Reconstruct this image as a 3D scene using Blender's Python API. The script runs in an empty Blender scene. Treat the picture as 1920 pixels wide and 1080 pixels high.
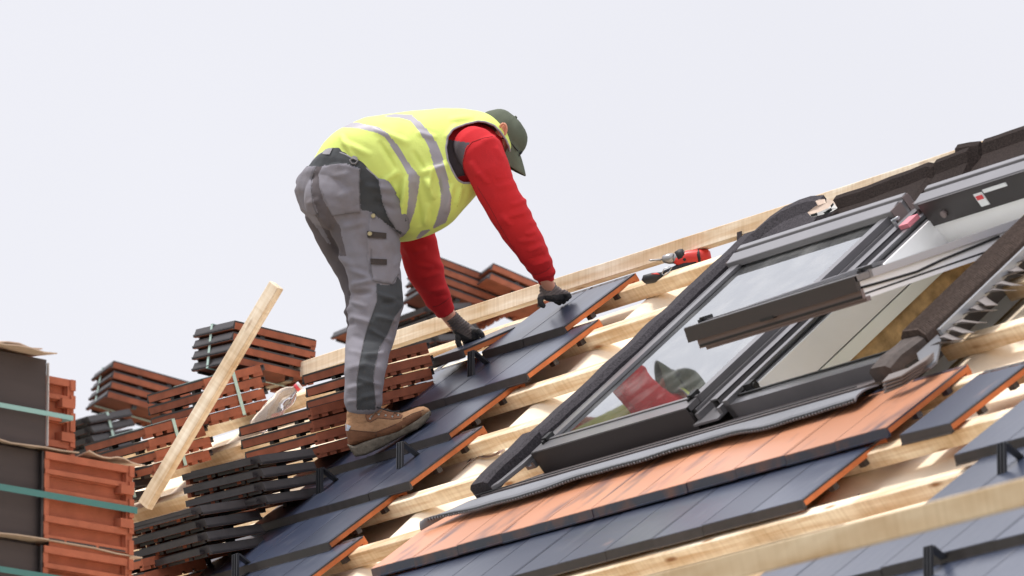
import bpy, bmesh, math, random
from mathutils import Vector, Matrix, noise
from mathutils.bvhtree import BVHTree

random.seed(7)
S = bpy.context.scene
COL = S.collection
# ------------------------------------------------------------------ camera
FPX = 14236.0
W2C = Matrix(((0.5210198, 0.8535441, 0.0009006), (-0.1701974, 0.1049256, -0.9798079), (-0.8364038, 0.5103460, 0.1999393)))
CAMP = Vector((24.0335281, -14.8910172, -5.6210663))
cd = bpy.data.cameras.new('camera')
cam = bpy.data.objects.new('camera', cd); COL.objects.link(cam)
m3 = W2C.transposed()
cam.matrix_world = Matrix(((m3[0][0], -m3[0][1], -m3[0][2], CAMP.x), (m3[1][0], -m3[1][1], -m3[1][2], CAMP.y), (m3[2][0], -m3[2][1], -m3[2][2], CAMP.z), (0, 0, 0, 1)))
cd.sensor_width = 36; cd.lens = FPX/1920*36; cd.clip_start = 0.5; cd.clip_end = 3000
cd.dof.use_dof = True; cd.dof.focus_distance = 28.9; cd.dof.aperture_fstop = 6.3
S.camera = cam
# ------------------------------------------------------------------ light
SUN_DIR = (m3 @ Vector((-0.34, -0.90, 0.12))).normalized()      # towards the sun
w = bpy.data.worlds.new('World'); S.world = w; w.use_nodes = True
nt = w.node_tree; nt.nodes.clear()
out = nt.nodes.new('ShaderNodeOutputWorld')
sky = nt.nodes.new('ShaderNodeTexSky'); sky.sky_type = 'NISHITA'; sky.sun_disc = False
sky.sun_elevation = math.asin(max(-1, min(1, SUN_DIR.z))); sky.sun_rotation = math.atan2(SUN_DIR.x, SUN_DIR.y)
bg1 = nt.nodes.new('ShaderNodeBackground'); bg1.inputs[1].default_value = 0.08
nt.links.new(sky.outputs[0], bg1.inputs[0])
bg2 = nt.nodes.new('ShaderNodeBackground')
tc = nt.nodes.new('ShaderNodeTexCoord'); nz = nt.nodes.new('ShaderNodeTexNoise'); nz.inputs['Scale'].default_value = 5.0; nz.inputs['Detail'].default_value = 3
cr = nt.nodes.new('ShaderNodeValToRGB')
cr.color_ramp.elements[0].position = .3; cr.color_ramp.elements[0].color = (.82, .82, .875, 1)
cr.color_ramp.elements[1].position = .7; cr.color_ramp.elements[1].color = (.88, .88, .935, 1)
nt.links.new(tc.outputs['Generated'], nz.inputs['Vector']); nt.links.new(nz.outputs['Fac'], cr.inputs['Fac'])
nt.links.new(cr.outputs[0], bg2.inputs[0])
sx = nt.nodes.new('ShaderNodeSeparateXYZ'); nt.links.new(tc.outputs['Generated'], sx.inputs[0])
mrz = nt.nodes.new('ShaderNodeMapRange'); mrz.inputs['From Min'].default_value = .28; mrz.inputs['From Max'].default_value = 1.0
mrz.inputs['To Min'].default_value = .80; mrz.inputs['To Max'].default_value = 1.75      # an overcast sky is brightest overhead
nt.links.new(sx.outputs['Z'], mrz.inputs['Value']); nt.links.new(mrz.outputs[0], bg2.inputs[1])
mx = nt.nodes.new('ShaderNodeMixShader'); mx.inputs[0].default_value = 0.95
nt.links.new(bg1.outputs[0], mx.inputs[1]); nt.links.new(bg2.outputs[0], mx.inputs[2]); nt.links.new(mx.outputs[0], out.inputs[0])
sl = bpy.data.lights.new('sun', 'SUN'); sl.energy = 2.3; sl.angle = math.radians(10); sl.color = (1, .95, .88)
sun = bpy.data.objects.new('sun', sl); COL.objects.link(sun)
sun.rotation_euler = SUN_DIR.to_track_quat('Z', 'Y').to_euler()
S.view_settings.view_transform = 'Standard'; S.view_settings.look = 'None'; S.view_settings.exposure = 0.40; S.view_settings.gamma = 1
S.cycles.max_bounces = 8; S.cycles.transparent_max_bounces = 12

# ------------------------------------------------------------------ coordinates
PHI = math.radians(42); CP, SP = math.cos(PHI), math.sin(PHI)
U = Vector((1, 0, 0)); V = Vector((0, CP, SP)); N = Vector((0, -SP, CP))
CR = m3 @ Vector((1, 0, 0)); CU = m3 @ Vector((0, -1, 0)); CD = m3 @ Vector((0, 0, 1))
def R(u, v, h=0.0): return U*u + V*v + N*h
def pix(x, y, d): return CAMP + CR*((x-960)/FPX*d) - CU*((y-540)/FPX*d) + CD*d
def onroof(x, y, h):
    r = pix(x, y, 1) - CAMP; t = (h - CAMP.dot(N))/r.dot(N); return CAMP + r*t
def topx(p):
    q = W2C @ (p - CAMP); return 960+FPX*q.x/q.z, 540+FPX*q.y/q.z
def depth(p): return (p-CAMP).dot(CD)
D0 = 29.12
def P(x, y, d=0.0): return pix(x, y, D0+d)
S0 = D0/FPX                                # metres per pixel at the worker

# ------------------------------------------------------------------ materials
MATS = {}
def mat(name, base, rough=.6, metal=0, spec=.5, var=0.0, vscale=8, stretch=(1, 1, 1), bump=0, bscale=60, bstretch=None, col2=None, col2pos=(.5, .7), alpha=None, coat=0):
    if name in MATS: return MATS[name]
    m = bpy.data.materials.new(name); m.use_nodes = True; t = m.node_tree; b = t.nodes['Principled BSDF']
    b.inputs['Roughness'].default_value = rough; b.inputs['Metallic'].default_value = metal
    b.inputs['Specular IOR Level'].default_value = spec; b.inputs['Coat Weight'].default_value = coat
    b.inputs['Base Color'].default_value = (*base, 1)
    co = t.nodes.new('ShaderNodeTexCoord'); oi = t.nodes.new('ShaderNodeObjectInfo')
    ad = t.nodes.new('ShaderNodeVectorMath'); ad.operation = 'ADD'
    sc = t.nodes.new('ShaderNodeVectorMath'); sc.operation = 'SCALE'; sc.inputs['Scale'].default_value = 1.7
    t.links.new(oi.outputs['Location'], sc.inputs[0]); t.links.new(co.outputs['Object'], ad.inputs[0]); t.links.new(sc.outputs[0], ad.inputs[1])
    def nz(scale, st, det=5):
        mp = t.nodes.new('ShaderNodeMapping'); mp.inputs['Scale'].default_value = st
        n = t.nodes.new('ShaderNodeTexNoise'); n.inputs['Scale'].default_value = scale; n.inputs['Detail'].default_value = det
        t.links.new(ad.outputs[0], mp.inputs[0]); t.links.new(mp.outputs[0], n.inputs['Vector']); return n
    if var or col2:
        n = nz(vscale, stretch); r = t.nodes.new('ShaderNodeValToRGB')
        if col2:
            r.color_ramp.elements[0].position = col2pos[0]; r.color_ramp.elements[1].position = col2pos[1]
            r.color_ramp.elements[0].color = (*base, 1); r.color_ramp.elements[1].color = (*col2, 1)
        else:
            r.color_ramp.elements[0].position = .3; r.color_ramp.elements[1].position = .7
            r.color_ramp.elements[0].color = (*[c*(1-var) for c in base], 1); r.color_ramp.elements[1].color = (*[min(1, c*(1+var)) for c in base], 1)
        t.links.new(n.outputs['Fac'], r.inputs[0])
        rr = t.nodes.new('ShaderNodeMapRange'); rr.inputs['To Min'].default_value = .84; rr.inputs['To Max'].default_value = 1.14; t.links.new(oi.outputs['Random'], rr.inputs['Value'])
        vm = t.nodes.new('ShaderNodeVectorMath'); vm.operation = 'SCALE'; t.links.new(r.outputs[0], vm.inputs[0]); t.links.new(rr.outputs[0], vm.inputs['Scale'])
        t.links.new(vm.outputs[0], b.inputs['Base Color'])
        if var:
            mr = t.nodes.new('ShaderNodeMapRange'); mr.inputs['To Min'].default_value = max(.02, rough*.82); mr.inputs['To Max'].default_value = min(1, rough*1.2)
            t.links.new(n.outputs['Fac'], mr.inputs[0]); t.links.new(mr.outputs[0], b.inputs['Roughness'])
    if bump:
        n2 = nz(bscale, bstretch or stretch); bp = t.nodes.new('ShaderNodeBump'); bp.inputs['Strength'].default_value = bump; bp.inputs['Distance'].default_value = .004
        t.links.new(n2.outputs['Fac'], bp.inputs['Height']); t.links.new(bp.outputs[0], b.inputs['Normal'])
    MATS[name] = m; return m

def wood(name, base, dark, across=(2.2, 40, 40), knots=True, rough=.75):
    m = bpy.data.materials.new(name); m.use_nodes = True; t = m.node_tree; b = t.nodes['Principled BSDF']
    b.inputs['Roughness'].default_value = rough; b.inputs['Specular IOR Level'].default_value = .25
    co = t.nodes.new('ShaderNodeTexCoord'); oi = t.nodes.new('ShaderNodeObjectInfo')
    sc = t.nodes.new('ShaderNodeVectorMath'); sc.operation = 'SCALE'; sc.inputs['Scale'].default_value = 3.1
    ad = t.nodes.new('ShaderNodeVectorMath'); ad.operation = 'ADD'
    t.links.new(oi.outputs['Location'], sc.inputs[0]); t.links.new(co.outputs['Object'], ad.inputs[0]); t.links.new(sc.outputs[0], ad.inputs[1])
    def nz(s, st, det=6, dist=0):
        mp = t.nodes.new('ShaderNodeMapping'); mp.inputs['Scale'].default_value = st
        n = t.nodes.new('ShaderNodeTexNoise'); n.inputs['Scale'].default_value = s; n.inputs['Detail'].default_value = det; n.inputs['Distortion'].default_value = dist
        t.links.new(ad.outputs[0], mp.inputs[0]); t.links.new(mp.outputs[0], n.inputs['Vector']); return n
    g = nz(1.0, across, 6, .6); r = t.nodes.new('ShaderNodeValToRGB')
    r.color_ramp.elements[0].position = .36; r.color_ramp.elements[1].position = .62
    r.color_ramp.elements[0].color = (*dark, 1); r.color_ramp.elements[1].color = (*base, 1)
    t.links.new(g.outputs['Fac'], r.inputs[0])
    k = nz(3.0, (1, 2.5, 2.5), 3); kr = t.nodes.new('ShaderNodeValToRGB'); kr.color_ramp.elements[0].position = .4; kr.color_ramp.elements[1].position = .75
    kr.color_ramp.elements[0].color = (1, 1, 1, 1); kr.color_ramp.elements[1].color = (.72, .60, .46, 1)
    t.links.new(k.outputs['Fac'], kr.inputs[0])
    mm = t.nodes.new('ShaderNodeMixRGB'); mm.blend_type = 'MULTIPLY'; mm.inputs[0].default_value = 1
    t.links.new(r.outputs[0], mm.inputs[1]); t.links.new(kr.outputs[0], mm.inputs[2])
    # sawn cross marks
    s = nz(1.0, (60, 4, 4), 3); sr = t.nodes.new('ShaderNodeValToRGB'); sr.color_ramp.elements[0].position = .35; sr.color_ramp.elements[1].position = .6
    sr.color_ramp.elements[0].color = (.80, .76, .70, 1); sr.color_ramp.elements[1].color = (1, 1, 1, 1); t.links.new(s.outputs['Fac'], sr.inputs[0])
    m2 = t.nodes.new('ShaderNodeMixRGB'); m2.blend_type = 'MULTIPLY'; m2.inputs[0].default_value = .6
    t.links.new(mm.outputs[0], m2.inputs[1]); t.links.new(sr.outputs[0], m2.inputs[2])
    vp = t.nodes.new('ShaderNodeMapping'); vp.inputs['Scale'].default_value = (2.2, 9, 9); vo = t.nodes.new('ShaderNodeTexVoronoi'); vo.inputs['Scale'].default_value = 1.3
    t.links.new(ad.outputs[0], vp.inputs[0]); t.links.new(vp.outputs[0], vo.inputs['Vector'])
    vr = t.nodes.new('ShaderNodeValToRGB'); vr.color_ramp.elements[0].position = .05; vr.color_ramp.elements[1].position = .14; vr.color_ramp.elements[0].color = (.42, .27, .17, 1); vr.color_ramp.elements[1].color = (1, 1, 1, 1)
    t.links.new(vo.outputs['Distance'], vr.inputs[0]); m4 = t.nodes.new('ShaderNodeMixRGB'); m4.blend_type = 'MULTIPLY'; m4.inputs[0].default_value = 1
    t.links.new(m2.outputs[0], m4.inputs[1]); t.links.new(vr.outputs[0], m4.inputs[2]); t.links.new(m4.outputs[0], b.inputs['Base Color'])
    bp = t.nodes.new('ShaderNodeBump'); bp.inputs['Strength'].default_value = .35; bp.inputs['Distance'].default_value = .003
    t.links.new(g.outputs['Fac'], bp.inputs['Height']); t.links.new(bp.outputs[0], b.inputs['Normal'])
    MATS[name] = m; return m

WOOD = wood('sawn_pine', (.87, .77, .61), (.66, .49, .32))
WOOD2 = wood('sawn_pine_pale', (.89, .81, .68), (.74, .60, .44))
UNDER = mat('cream_underlay', (.84, .73, .58), .8, spec=.2, var=.12, vscale=2.0, stretch=(1, 4, 4), bump=.3, bscale=25)
DARK = mat('dark_engobe', (.024, .034, .066), .30, spec=1.0, var=.14, vscale=14, stretch=(3, .6, 3), bump=.06, bscale=90, bstretch=(1.5, .2, 1), col2=(.085, .09, .115), col2pos=(.58, .85))
NOSE = mat('dark_engobe_edge', (.038, .032, .033), .42, spec=.5, var=.2, vscale=20)
TERRA = mat('fired_clay', (.31, .098, .054), .8, spec=.25, var=.2, vscale=18, bump=.3, bscale=120)
TERRB = mat('fired_clay_bright', (.50, .150, .052), .75, spec=.25, var=.16, vscale=14, bump=.3, bscale=120)
def dusty(name, pos, col=(.54, .235, .125)):
    m = mat(name, (.020, .030, .062), .34, spec=.85, vscale=5, stretch=(2.0, .8, 2), col2=col, col2pos=pos, bump=.1, bscale=90, bstretch=(1.5, .2, 1)); return m
DUST = dusty('clay_dust_on_dark', (.22, .49)); DUSTN = dusty('clay_dust_traces', (.46, .76), (.17, .065, .04)); DUSTL = dusty('clay_dust_flecks', (.66, .80), (.35, .2, .16))
METAL = mat('grey_clad_metal', (.17, .165, .175), .32, metal=.22, spec=.8, var=.08, vscale=6)
METALD = mat('brown_clad_metal', (.05, .042, .042), .42, metal=.25, spec=.5, var=.08, vscale=6)
METALP = mat('taupe_sash_profile', (.20, .155, .15), .5, spec=.4)
METALP2 = mat('taupe_sill', (.13, .11, .11), .45, spec=.4, metal=.1)
FOAMS = mat('brown_foam_skin', (.085, .070, .065), .75, spec=.25, var=.2, vscale=40, bump=.4, bscale=120)
PALEM = mat('pale_painted_trim', (.42, .41, .43), .4, spec=.5)
ALU = mat('pale_metal', (.45, .47, .50), .35, metal=.6)
WHITE = mat('white_lacquer', (.84, .83, .84), .45, var=.04, vscale=3)
WHITEG = mat('white_lining_board', (.85, .87, .85), .5, var=.05, vscale=3)
RUBBER = mat('black_rubber', (.014, .014, .015), .55, spec=.4)
FOAM = mat('grey_foam', (.058, .053, .060), .95, spec=.15, var=.45, vscale=140, bump=.9, bscale=220)
FOAMB = mat('brown_foam', (.030, .022, .020), .95, spec=.12, var=.5, vscale=160, bump=.9, bscale=200)
FLASH = mat('pleated_flashing', (.155, .16, .178), .6, metal=.1, var=.08, vscale=10)
INSUL = mat('brown_insulation', (.46, .31, .16), .95, spec=.1, var=.4, vscale=20, bump=.9, bscale=70)
CHIP = mat('chipboard', (.42, .33, .19), .9, spec=.1, var=.35, vscale=45, bump=.5, bscale=120)
CARD = mat('cardboard', (.55, .42, .32), .85, spec=.15, var=.1, vscale=8)
STRAP = mat('pale_green_strap', (.42, .56, .50), .4, spec=.5)
TEAL = mat('teal_strap', (.065, .20, .19), .35, spec=.5)
TEALP = mat('pale_teal_strap', (.27, .46, .43), .45, spec=.5)

# ------------------------------------------------------------------ mesh helpers
OFF = {}
def tag(o, label=None, cat=None, group=None, kind=None):
    if label: o['label'] = label
    if cat: o['category'] = cat
    if group: o['group'] = group
    if kind: o['kind'] = kind
    return o
def thing(name, loc, label, cat, group=None, kind=None):
    o = bpy.data.objects.new(name, None); COL.objects.link(o); o.location = loc; o.empty_display_size = .05
    OFF[o.name] = Vector(loc); return tag(o, label, cat, group, kind)
def mk(name, bm, mats, parent=None, base=None, smooth=False, bevel=0):
    """world-space bmesh -> object; origin at parent's base, or at `base`"""
    off = OFF[parent.name] if parent else Vector(base if base is not None else (0, 0, 0))
    if bevel:
        es = [e for e in bm.edges if len(e.link_faces) == 2 and e.calc_face_angle(0) > .5]
        bmesh.ops.bevel(bm, geom=es, offset=bevel, segments=1, affect='EDGES', clamp_overlap=True)
    bmesh.ops.translate(bm, verts=bm.verts, vec=-off)
    me = bpy.data.meshes.new(name); bm.to_mesh(me); bm.free()
    for m in (mats if isinstance(mats, (list, tuple)) else [mats]): me.materials.append(m)
    if smooth: me.polygons.foreach_set('use_smooth', [True]*len(me.polygons)); me.update()
    o = bpy.data.objects.new(name, me); COL.objects.link(o)
    OFF[o.name] = off
    if parent: o.parent = parent
    else: o.location = off
    return o
def hexa(bm, c, mi=0):
    """8 corners: bottom quad 0-3, top quad 4-7"""
    vs = [bm.verts.new(p) for p in c]
    fs = []
    for q in ((3, 2, 1, 0), (4, 5, 6, 7), (0, 1, 5, 4), (1, 2, 6, 5), (2, 3, 7, 6), (3, 0, 4, 7)):
        f = bm.faces.new([vs[i] for i in q]); f.material_index = mi; fs.append(f)
    return fs
def box(bm, x0, x1, y0, y1, z0, z1, f=None, mi=0):
    c = [(x0, y0, z0), (x1, y0, z0), (x1, y1, z0), (x0, y1, z0), (x0, y0, z1), (x1, y0, z1), (x1, y1, z1), (x0, y1, z1)]
    return hexa(bm, [f(*p) if f else Vector(p) for p in c], mi)
def cyl(bm, a, b, r1, r2=None, seg=12, mi=0, cap=True):
    r2 = r1 if r2 is None else r2; a = Vector(a); b = Vector(b); t = (b-a).normalized()
    s = t.orthogonal().normalized(); q = t.cross(s); A = []; B = []
    for i in range(seg):
        an = 2*math.pi*i/seg; d = s*math.cos(an)+q*math.sin(an); A.append(bm.verts.new(a+d*r1)); B.append(bm.verts.new(b+d*r2))
    for i in range(seg):
        j = (i+1) % seg; f = bm.faces.new((A[i], A[j], B[j], B[i])); f.material_index = mi; f.smooth = True
    if cap:
        bm.faces.new(A[::-1]).material_index = mi; bm.faces.new(B).material_index = mi
def tube(bm, pts, r, seg=8, mi=0, flat=1.0):
    pts = [Vector(p) for p in pts]; rings = []; s = None
    for i, p in enumerate(pts):
        t = (pts[min(i+1, len(pts)-1)]-pts[max(i-1, 0)]).normalized()
        s = (s - t*s.dot(t)).normalized() if s else t.orthogonal().normalized()
        q = t.cross(s); rr = r[i] if isinstance(r, (list, tuple)) else r
        rings.append([bm.verts.new(p+s*math.cos(2*math.pi*k/seg)*rr+q*math.sin(2*math.pi*k/seg)*rr*flat) for k in range(seg)])
    skin(bm, rings, mi)
def skin(bm, rings, mi=0, cap=True):
    for A, B in zip(rings, rings[1:]):
        for i in range(len(A)):
            j = (i+1) % len(A); f = bm.faces.new((A[i], A[j], B[j], B[i])); f.material_index = mi; f.smooth = True
    if cap:
        bm.faces.new(rings[0][::-1]).material_index = mi; bm.faces.new(rings[-1]).material_index = mi
def ell(c, a, b, n=20, pw=2.0):
    r = []
    for i in range(n):
        t = 2*math.pi*i/n; x, y = math.cos(t), math.sin(t)
        r.append(c + a*(math.copysign(abs(x)**(2/pw), x)) + b*(math.copysign(abs(y)**(2/pw), y)))
    return r
def board(name, p0, p1, wid, thk, up, m, parent=None, label=None, cat=None, group=None, bend=0):
    """board with its length on local X, so the grain follows it; p0,p1 = centre line of the top face"""
    p0, p1 = Vector(p0), Vector(p1); x = (p1-p0).normalized(); z = (up - x*up.dot(x)).normalized(); y = z.cross(x); L = (p1-p0).length
    bm = bmesh.new(); n = max(1, int(L/.25)); prev = None
    for i in range(n+1):
        X = L*i/n; dz = bend*math.sin(i*.31+L)*.003; dy = bend*math.sin(i*.23+2*L)*.004
        ring = [bm.verts.new(q) for q in ((X, -wid/2+dy, -thk+dz), (X, wid/2+dy, -thk+dz), (X, wid/2+dy, dz), (X, -wid/2+dy, dz))]
        if prev:
            for k in range(4): bm.faces.new((prev[k], prev[(k+1) % 4], ring[(k+1) % 4], ring[k]))
        else: bm.faces.new(ring[::-1])
        prev = ring
    bm.faces.new(prev)
    bmesh.ops.recalc_face_normals(bm, faces=bm.faces)
    es = [e for e in bm.edges if e.calc_face_angle(0) > .8]; bmesh.ops.bevel(bm, geom=es, offset=.0025, segments=1, affect='EDGES')
    me = bpy.data.meshes.new(name); bm.to_mesh(me); bm.free(); me.materials.append(m)
    o = bpy.data.objects.new(name, me); COL.objects.link(o)
    M = Matrix((x, y, z)).transposed().to_4x4(); off = OFF[parent.name] if parent else Vector((0, 0, 0)); M.translation = p0-off
    if parent: o.parent = parent
    o.matrix_local = M; OFF[o.name] = p0
    tag(o, label, cat, group); return o

# ================================================================== SETTING
bm = bmesh.new(); G = -7.5
for i in range(1): 
    vs = [bm.verts.new(p) for p in ((-900, -900, G), (900, -900, G), (900, 900, G), (-900, 900, G))]; bm.faces.new(vs)
tag(mk('ground', bm, mat('ground_earth', (.16, .15, .11), .95, var=.25, vscale=.3)), kind='structure')

VR, HB = .50, -.056          # ridge position along the slope, height of the batten tops under a tile nose
RIDGE = R(0, VR, HB)
U0, U1 = -5.6, 8.5
roof = thing('timber_roof', R(0, -3.4, -.2), 'unfinished pitched timber roof with cream underlay and pale sawn battens', 'roof')
CBU = [-4.75, -3.85, -2.98, -1.88, -.86, .13, 1.12, 3.74, 4.68, 5.65, 6.6, 7.6]
SK = [(1.24, 2.285), (2.45, 3.49)]
VB, VT, VP = -1.165, .075, -.34
def underlay_h(u):
    h = -.165
    for c in CBU:
        d = abs(u-c)
        if d < .16: h = max(h, -.165+.048*(.5+.5*math.cos(math.pi*d/.16))**.8)
    return h
bm = bmesh.new()
def sheet(u0, u1, v0, v1):
    nu = max(2, int((u1-u0)/.03)); nv = max(2, int((v1-v0)/.06)); g = []
    for i in range(nu+1):
        u = u0+(u1-u0)*i/nu
        g.append([bm.verts.new(R(u, v0+(v1-v0)*j/nv, underlay_h(u)+.006*noise.noise(Vector((u*3, (v0+(v1-v0)*j/nv)*3, 0))))) for j in range(nv+1)])
    for i in range(nu):
        for j in range(nv): bm.faces.new((g[i][j], g[i+1][j], g[i+1][j+1], g[i][j+1])).smooth = True
sheet(U0, 1.21, -4.0, .40); sheet(1.21, 3.52, -4.0, VB-.02); sheet(1.21, 3.52, VT+.02, .40); sheet(3.52, U1, -4.0, .40)
mk('underlay', bm, UNDER, roof)
def printed(txt, o, size, xdir, ydir, m, shear=0.0):
    cu = bpy.data.curves.new('print', 'FONT'); cu.body = txt; cu.size = size; cu.shear = shear; cu.offset = size*.012
    t_o = bpy.data.objects.new('tmp', cu); COL.objects.link(t_o); bpy.context.view_layer.update()
    me = bpy.data.meshes.new_from_object(t_o.evaluated_get(bpy.context.evaluated_depsgraph_get())); bpy.data.objects.remove(t_o)
    b = bmesh.new(); b.from_mesh(me); bpy.data.meshes.remove(me)
    for v in b.verts: 
        p = o + xdir*v.co.x + ydir*v.co.y; v.co = p + N*(underlay_h(p.dot(U))+.0105 - p.dot(N))
    return mk('printed_lettering', b, m, roof)
INK = mat('grey_brown_ink', (.27, .20, .18), .9)
printed('IICO', R(-.03, -.735, -.16), .13, U, V, INK, .15)
printed('UltraMembran  150m', R(3.87, -1.875, -.16), .05, U, V, INK)
# far slope and gable walls
def back(u, s, h=0): return R(u, .46, -.19) + Vector((0, CP*s, -SP*s)) + Vector((0, SP, CP))*h
bm = bmesh.new(); hexa(bm, [back(U0, 0, -.03), back(U1, 0, -.03), back(U1, 5, -.03), back(U0, 5, -.03), back(U0, 0), back(U1, 0), back(U1, 5), back(U0, 5)])
mk('far_slope', bm, UNDER, roof)
bm = bmesh.new()
yb = R(0, -3.9, 0).y; yt = back(0, 4.9).y; zb = R(0, -3.9, -.4).z
for x in (U0+.1, U1-.1):
    a, b, c = Vector((x, yb, zb)), Vector((x, yt, zb-.6)), R(x, .46, -.5)
    lo = [Vector((x, yb, G)), Vector((x, yt, G)), b, c, a]
    A = [bm.verts.new(p) for p in lo]; B = [bm.verts.new(p+Vector((-.3 if x > 0 else .3, 0, 0))) for p in lo]
    bm.faces.new(A); bm.faces.new(B[::-1])
    for i in range(5): bm.faces.new((A[i], A[(i+1) % 5], B[(i+1) % 5], B[i]))
box(bm, U0+.4, U1-.4, yb, yb+.3, G, zb-.1); box(bm, U0+.4, U1-.4, yt-.3, yt, G, zb-.7)
bmesh.ops.recalc_face_normals(bm, faces=bm.faces)
mk('wall', bm, mat('render_wall', (.6, .57, .5), .9, var=.06, vscale=2), roof)
# battens on a .345 m gauge
G0 = .345
def batten(v, u0, u1, bend=1, hh=HB): board('batten', R(u0, v, hh), R(u1, v, hh), .055, .058, N, WOOD, roof, bend=bend)
NB = -.045+.035
batten(.325, -3.35, 1.13); batten(.325, -5.3, -3.38, hh=HB)
batten(NB, -5.3, 1.13)
for k in (1, 2, 3): batten(NB-G0*k, -5.3, 1.13)
batten(NB-G0*4-.0, -5.3, 4.6+2.4)
for k in (0, 1, 2, 3): batten(NB-G0*k, 3.60, U1)
batten(.325, 3.60, U1)
for k in (5, 6, 7, 8, 9): batten(NB-G0*k, -5.3, U1)
for s in (.25, .6): 
    board('batten', back(U0+.2, s, .06+.058), back(U1, s, .06+.058), .055, .058, Vector((0, SP, CP)), WOOD, roof)
# ridge board: loose upright timber on brackets along the ridge
rb = R(0, VR, HB)
def rbp(u, dz=0): return Vector((u, rb.y, rb.z+dz))
board('ridge_board', rbp(-3.03, .052), rbp(2.27, .052), .042, .062, Vector((0, 0, 1)), WOOD2, None,
      'long pale timber board standing on edge along the roof ridge', 'board', bend=1)

# ================================================================== ROOF TILES
TW, TL, PITCH = .30, .405, .052
def tile_mesh(name, top, edge, clay, nose=None, pack=False, stacked=False):
    bm = bmesh.new()
    def b(*a, mi=0): return box(bm, *a, mi=mi)
    def paint(fs, top_i, side_i, bot_i):
        fs[1].material_index = top_i; fs[0].material_index = bot_i
        for f in fs[2:]: f.material_index = side_i
    W = TW-.0012
    paint(b(0, W-.012, .006, .372, -.030 if stacked else -.015, 0), 0, 1, 2)                    # pan
    paint(b(W-.012, W, .006, .40, -.035 if stacked else -.025, -.006), 1, 2, 2); paint(b(W-.012, W+.0006, .006, .40, -.0075, -.0008), 0, 1, 2)                # right rib: clay edge
    fs = b(0, W, -.008, .006, -.038 if stacked else -.032, -.001); paint(fs, 0, 1, 2)          # nose
    fs[2].material_index = 1
    for v in set(v for f in fs for v in f.verts):
        if v.co.y < 0 and v.co.z > -.01: v.co.y = .003
    # rounded nose lip
    paint(b(0, W, -.010, .003, -.0335, -.028), 1, 1, 1)
    paint(b(-.024, 0, .03, .40, -.030, -.018), 0, 1, 2)                   # left interlock
    paint(b(-.024, -.019, .03, .40, -.020, -.006), 0, 1, 2)
    paint(b(-.012, -.008, .03, .40, -.020, -.012), 0, 1, 2)
    for y0, y1 in ((.02, .09), (.10, .235), (.25, .37)): paint(b(.002, .008, y0, y1, -.042, -.014), 1, 1, 1)
    paint(b(0, W-.012, .372, TL, -.026, -.013), 0, 2, 2)                  # head channel
    for x0, x1, y, z in ((.01, .10, .376, -.004), (.12, .20, .376, -.003), (.215, .285, .376, -.004), (.0, .13, .395, -.006), (.15, .285, .395, -.005)):
        paint(b(x0, x1, y, y+.006, -.013, z), 1, 1, 1)
    for x in (.055, .165, .235): paint(b(x, x+.012, .37, .402, -.013, -.002), 1, 1, 1)
    for x0, x1 in ((-.004, .045), (.068, .10), (.122, .185), (.21, .245), (.262, W)):     # toothed head edge underneath
        paint(b(x0, x1, TL-.022, TL-.001, -.047, -.028), 2, 2, 2)
    paint(b(.0, .298, TL-.020, TL+.002, -.034, -.003), 1, 2, 2)
    if pack:
        for x, w_ in ((.0, .018), (.062, .022), (.150, .026), (.225, .016), (.275, .024)): paint(b(x, x+w_, .0, .40, -.040, -.012), 2, 2, 2)
        paint(b(0, .298, .0, .022, -.036, -.012), 2, 2, 2); paint(b(0, .298, .375, .404, -.038, -.012), 2, 2, 2)
        for x in (.085, .2): paint(b(x, x+.03, .34, .40, -.050, -.012), 2, 2, 2)
    for x in (.07, .145, .22): paint(b(x, x+.010, .01, .372, -.027, -.015), 2, 2, 2)
    for y in () if pack else (.11, .24): paint(b(.004, W-.014, y, y+.012, -.024, -.015), 2, 2, 2)
    for y in () if pack else (.14, .29): paint(b(W-.045, W-.012, y, y+.022, -.049, -.028), 1, 1, 1)     # feet under the right rib
    for y in () if pack else (.12, .27): paint(b(0, .04, y, y+.02, -.040, -.020), 2, 2, 2)
    es = [e for e in bm.edges if e.calc_face_angle(0) > .8]
    bmesh.ops.bevel(bm, geom=es, offset=.0016, segments=1, affect='EDGES', clamp_overlap=True)
    me = bpy.data.meshes.new(name); bm.to_mesh(me); bm.free()
    for m in (top, nose or edge, clay): me.materials.append(m)
    return me
TM = tile_mesh('roof_tile', DARK, NOSE, TERRA, stacked=True); TMB = tile_mesh('roof_tile', DARK, NOSE, TERRB)
TMD = tile_mesh('roof_tile', DUST, DUSTN, TERRB); TML = tile_mesh('roof_tile', DUSTL, NOSE, TERRB)
ORD = ['first', 'second', 'third', 'fourth', 'fifth', 'sixth', 'seventh', 'eighth', 'ninth', 'tenth', 'eleventh', 'twelfth', 'thirteenth', 'fourteenth']
def put_tile(me, o, x, y, z, label, group):
    t = bpy.data.objects.new('roof_tile', me); COL.objects.link(t)
    M = Matrix((x, y, z)).transposed().to_4x4(); M.translation = o; t.matrix_world = M
    return tag(t, label, 'roof tile', group, 'thing')
TILT = math.atan(.030/G0)
def lay(u, v, label, group, me=None, h=0.0, rot=0.0, tilt=TILT, jit=.002):
    """tile with its nose's top left corner at roof (u, v)"""
    rot += random.uniform(-.003, .003); h += random.uniform(-jit, jit)*.6; v += random.uniform(-jit, jit)
    y = (V*math.cos(tilt) - N*math.sin(tilt)); z = (N*math.cos(tilt) + V*math.sin(tilt))
    q = Matrix.Rotation(rot, 3, z)
    return put_tile(me or TMB, R(u, v, h), q @ U, q @ y, q @ z, label, group)
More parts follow.
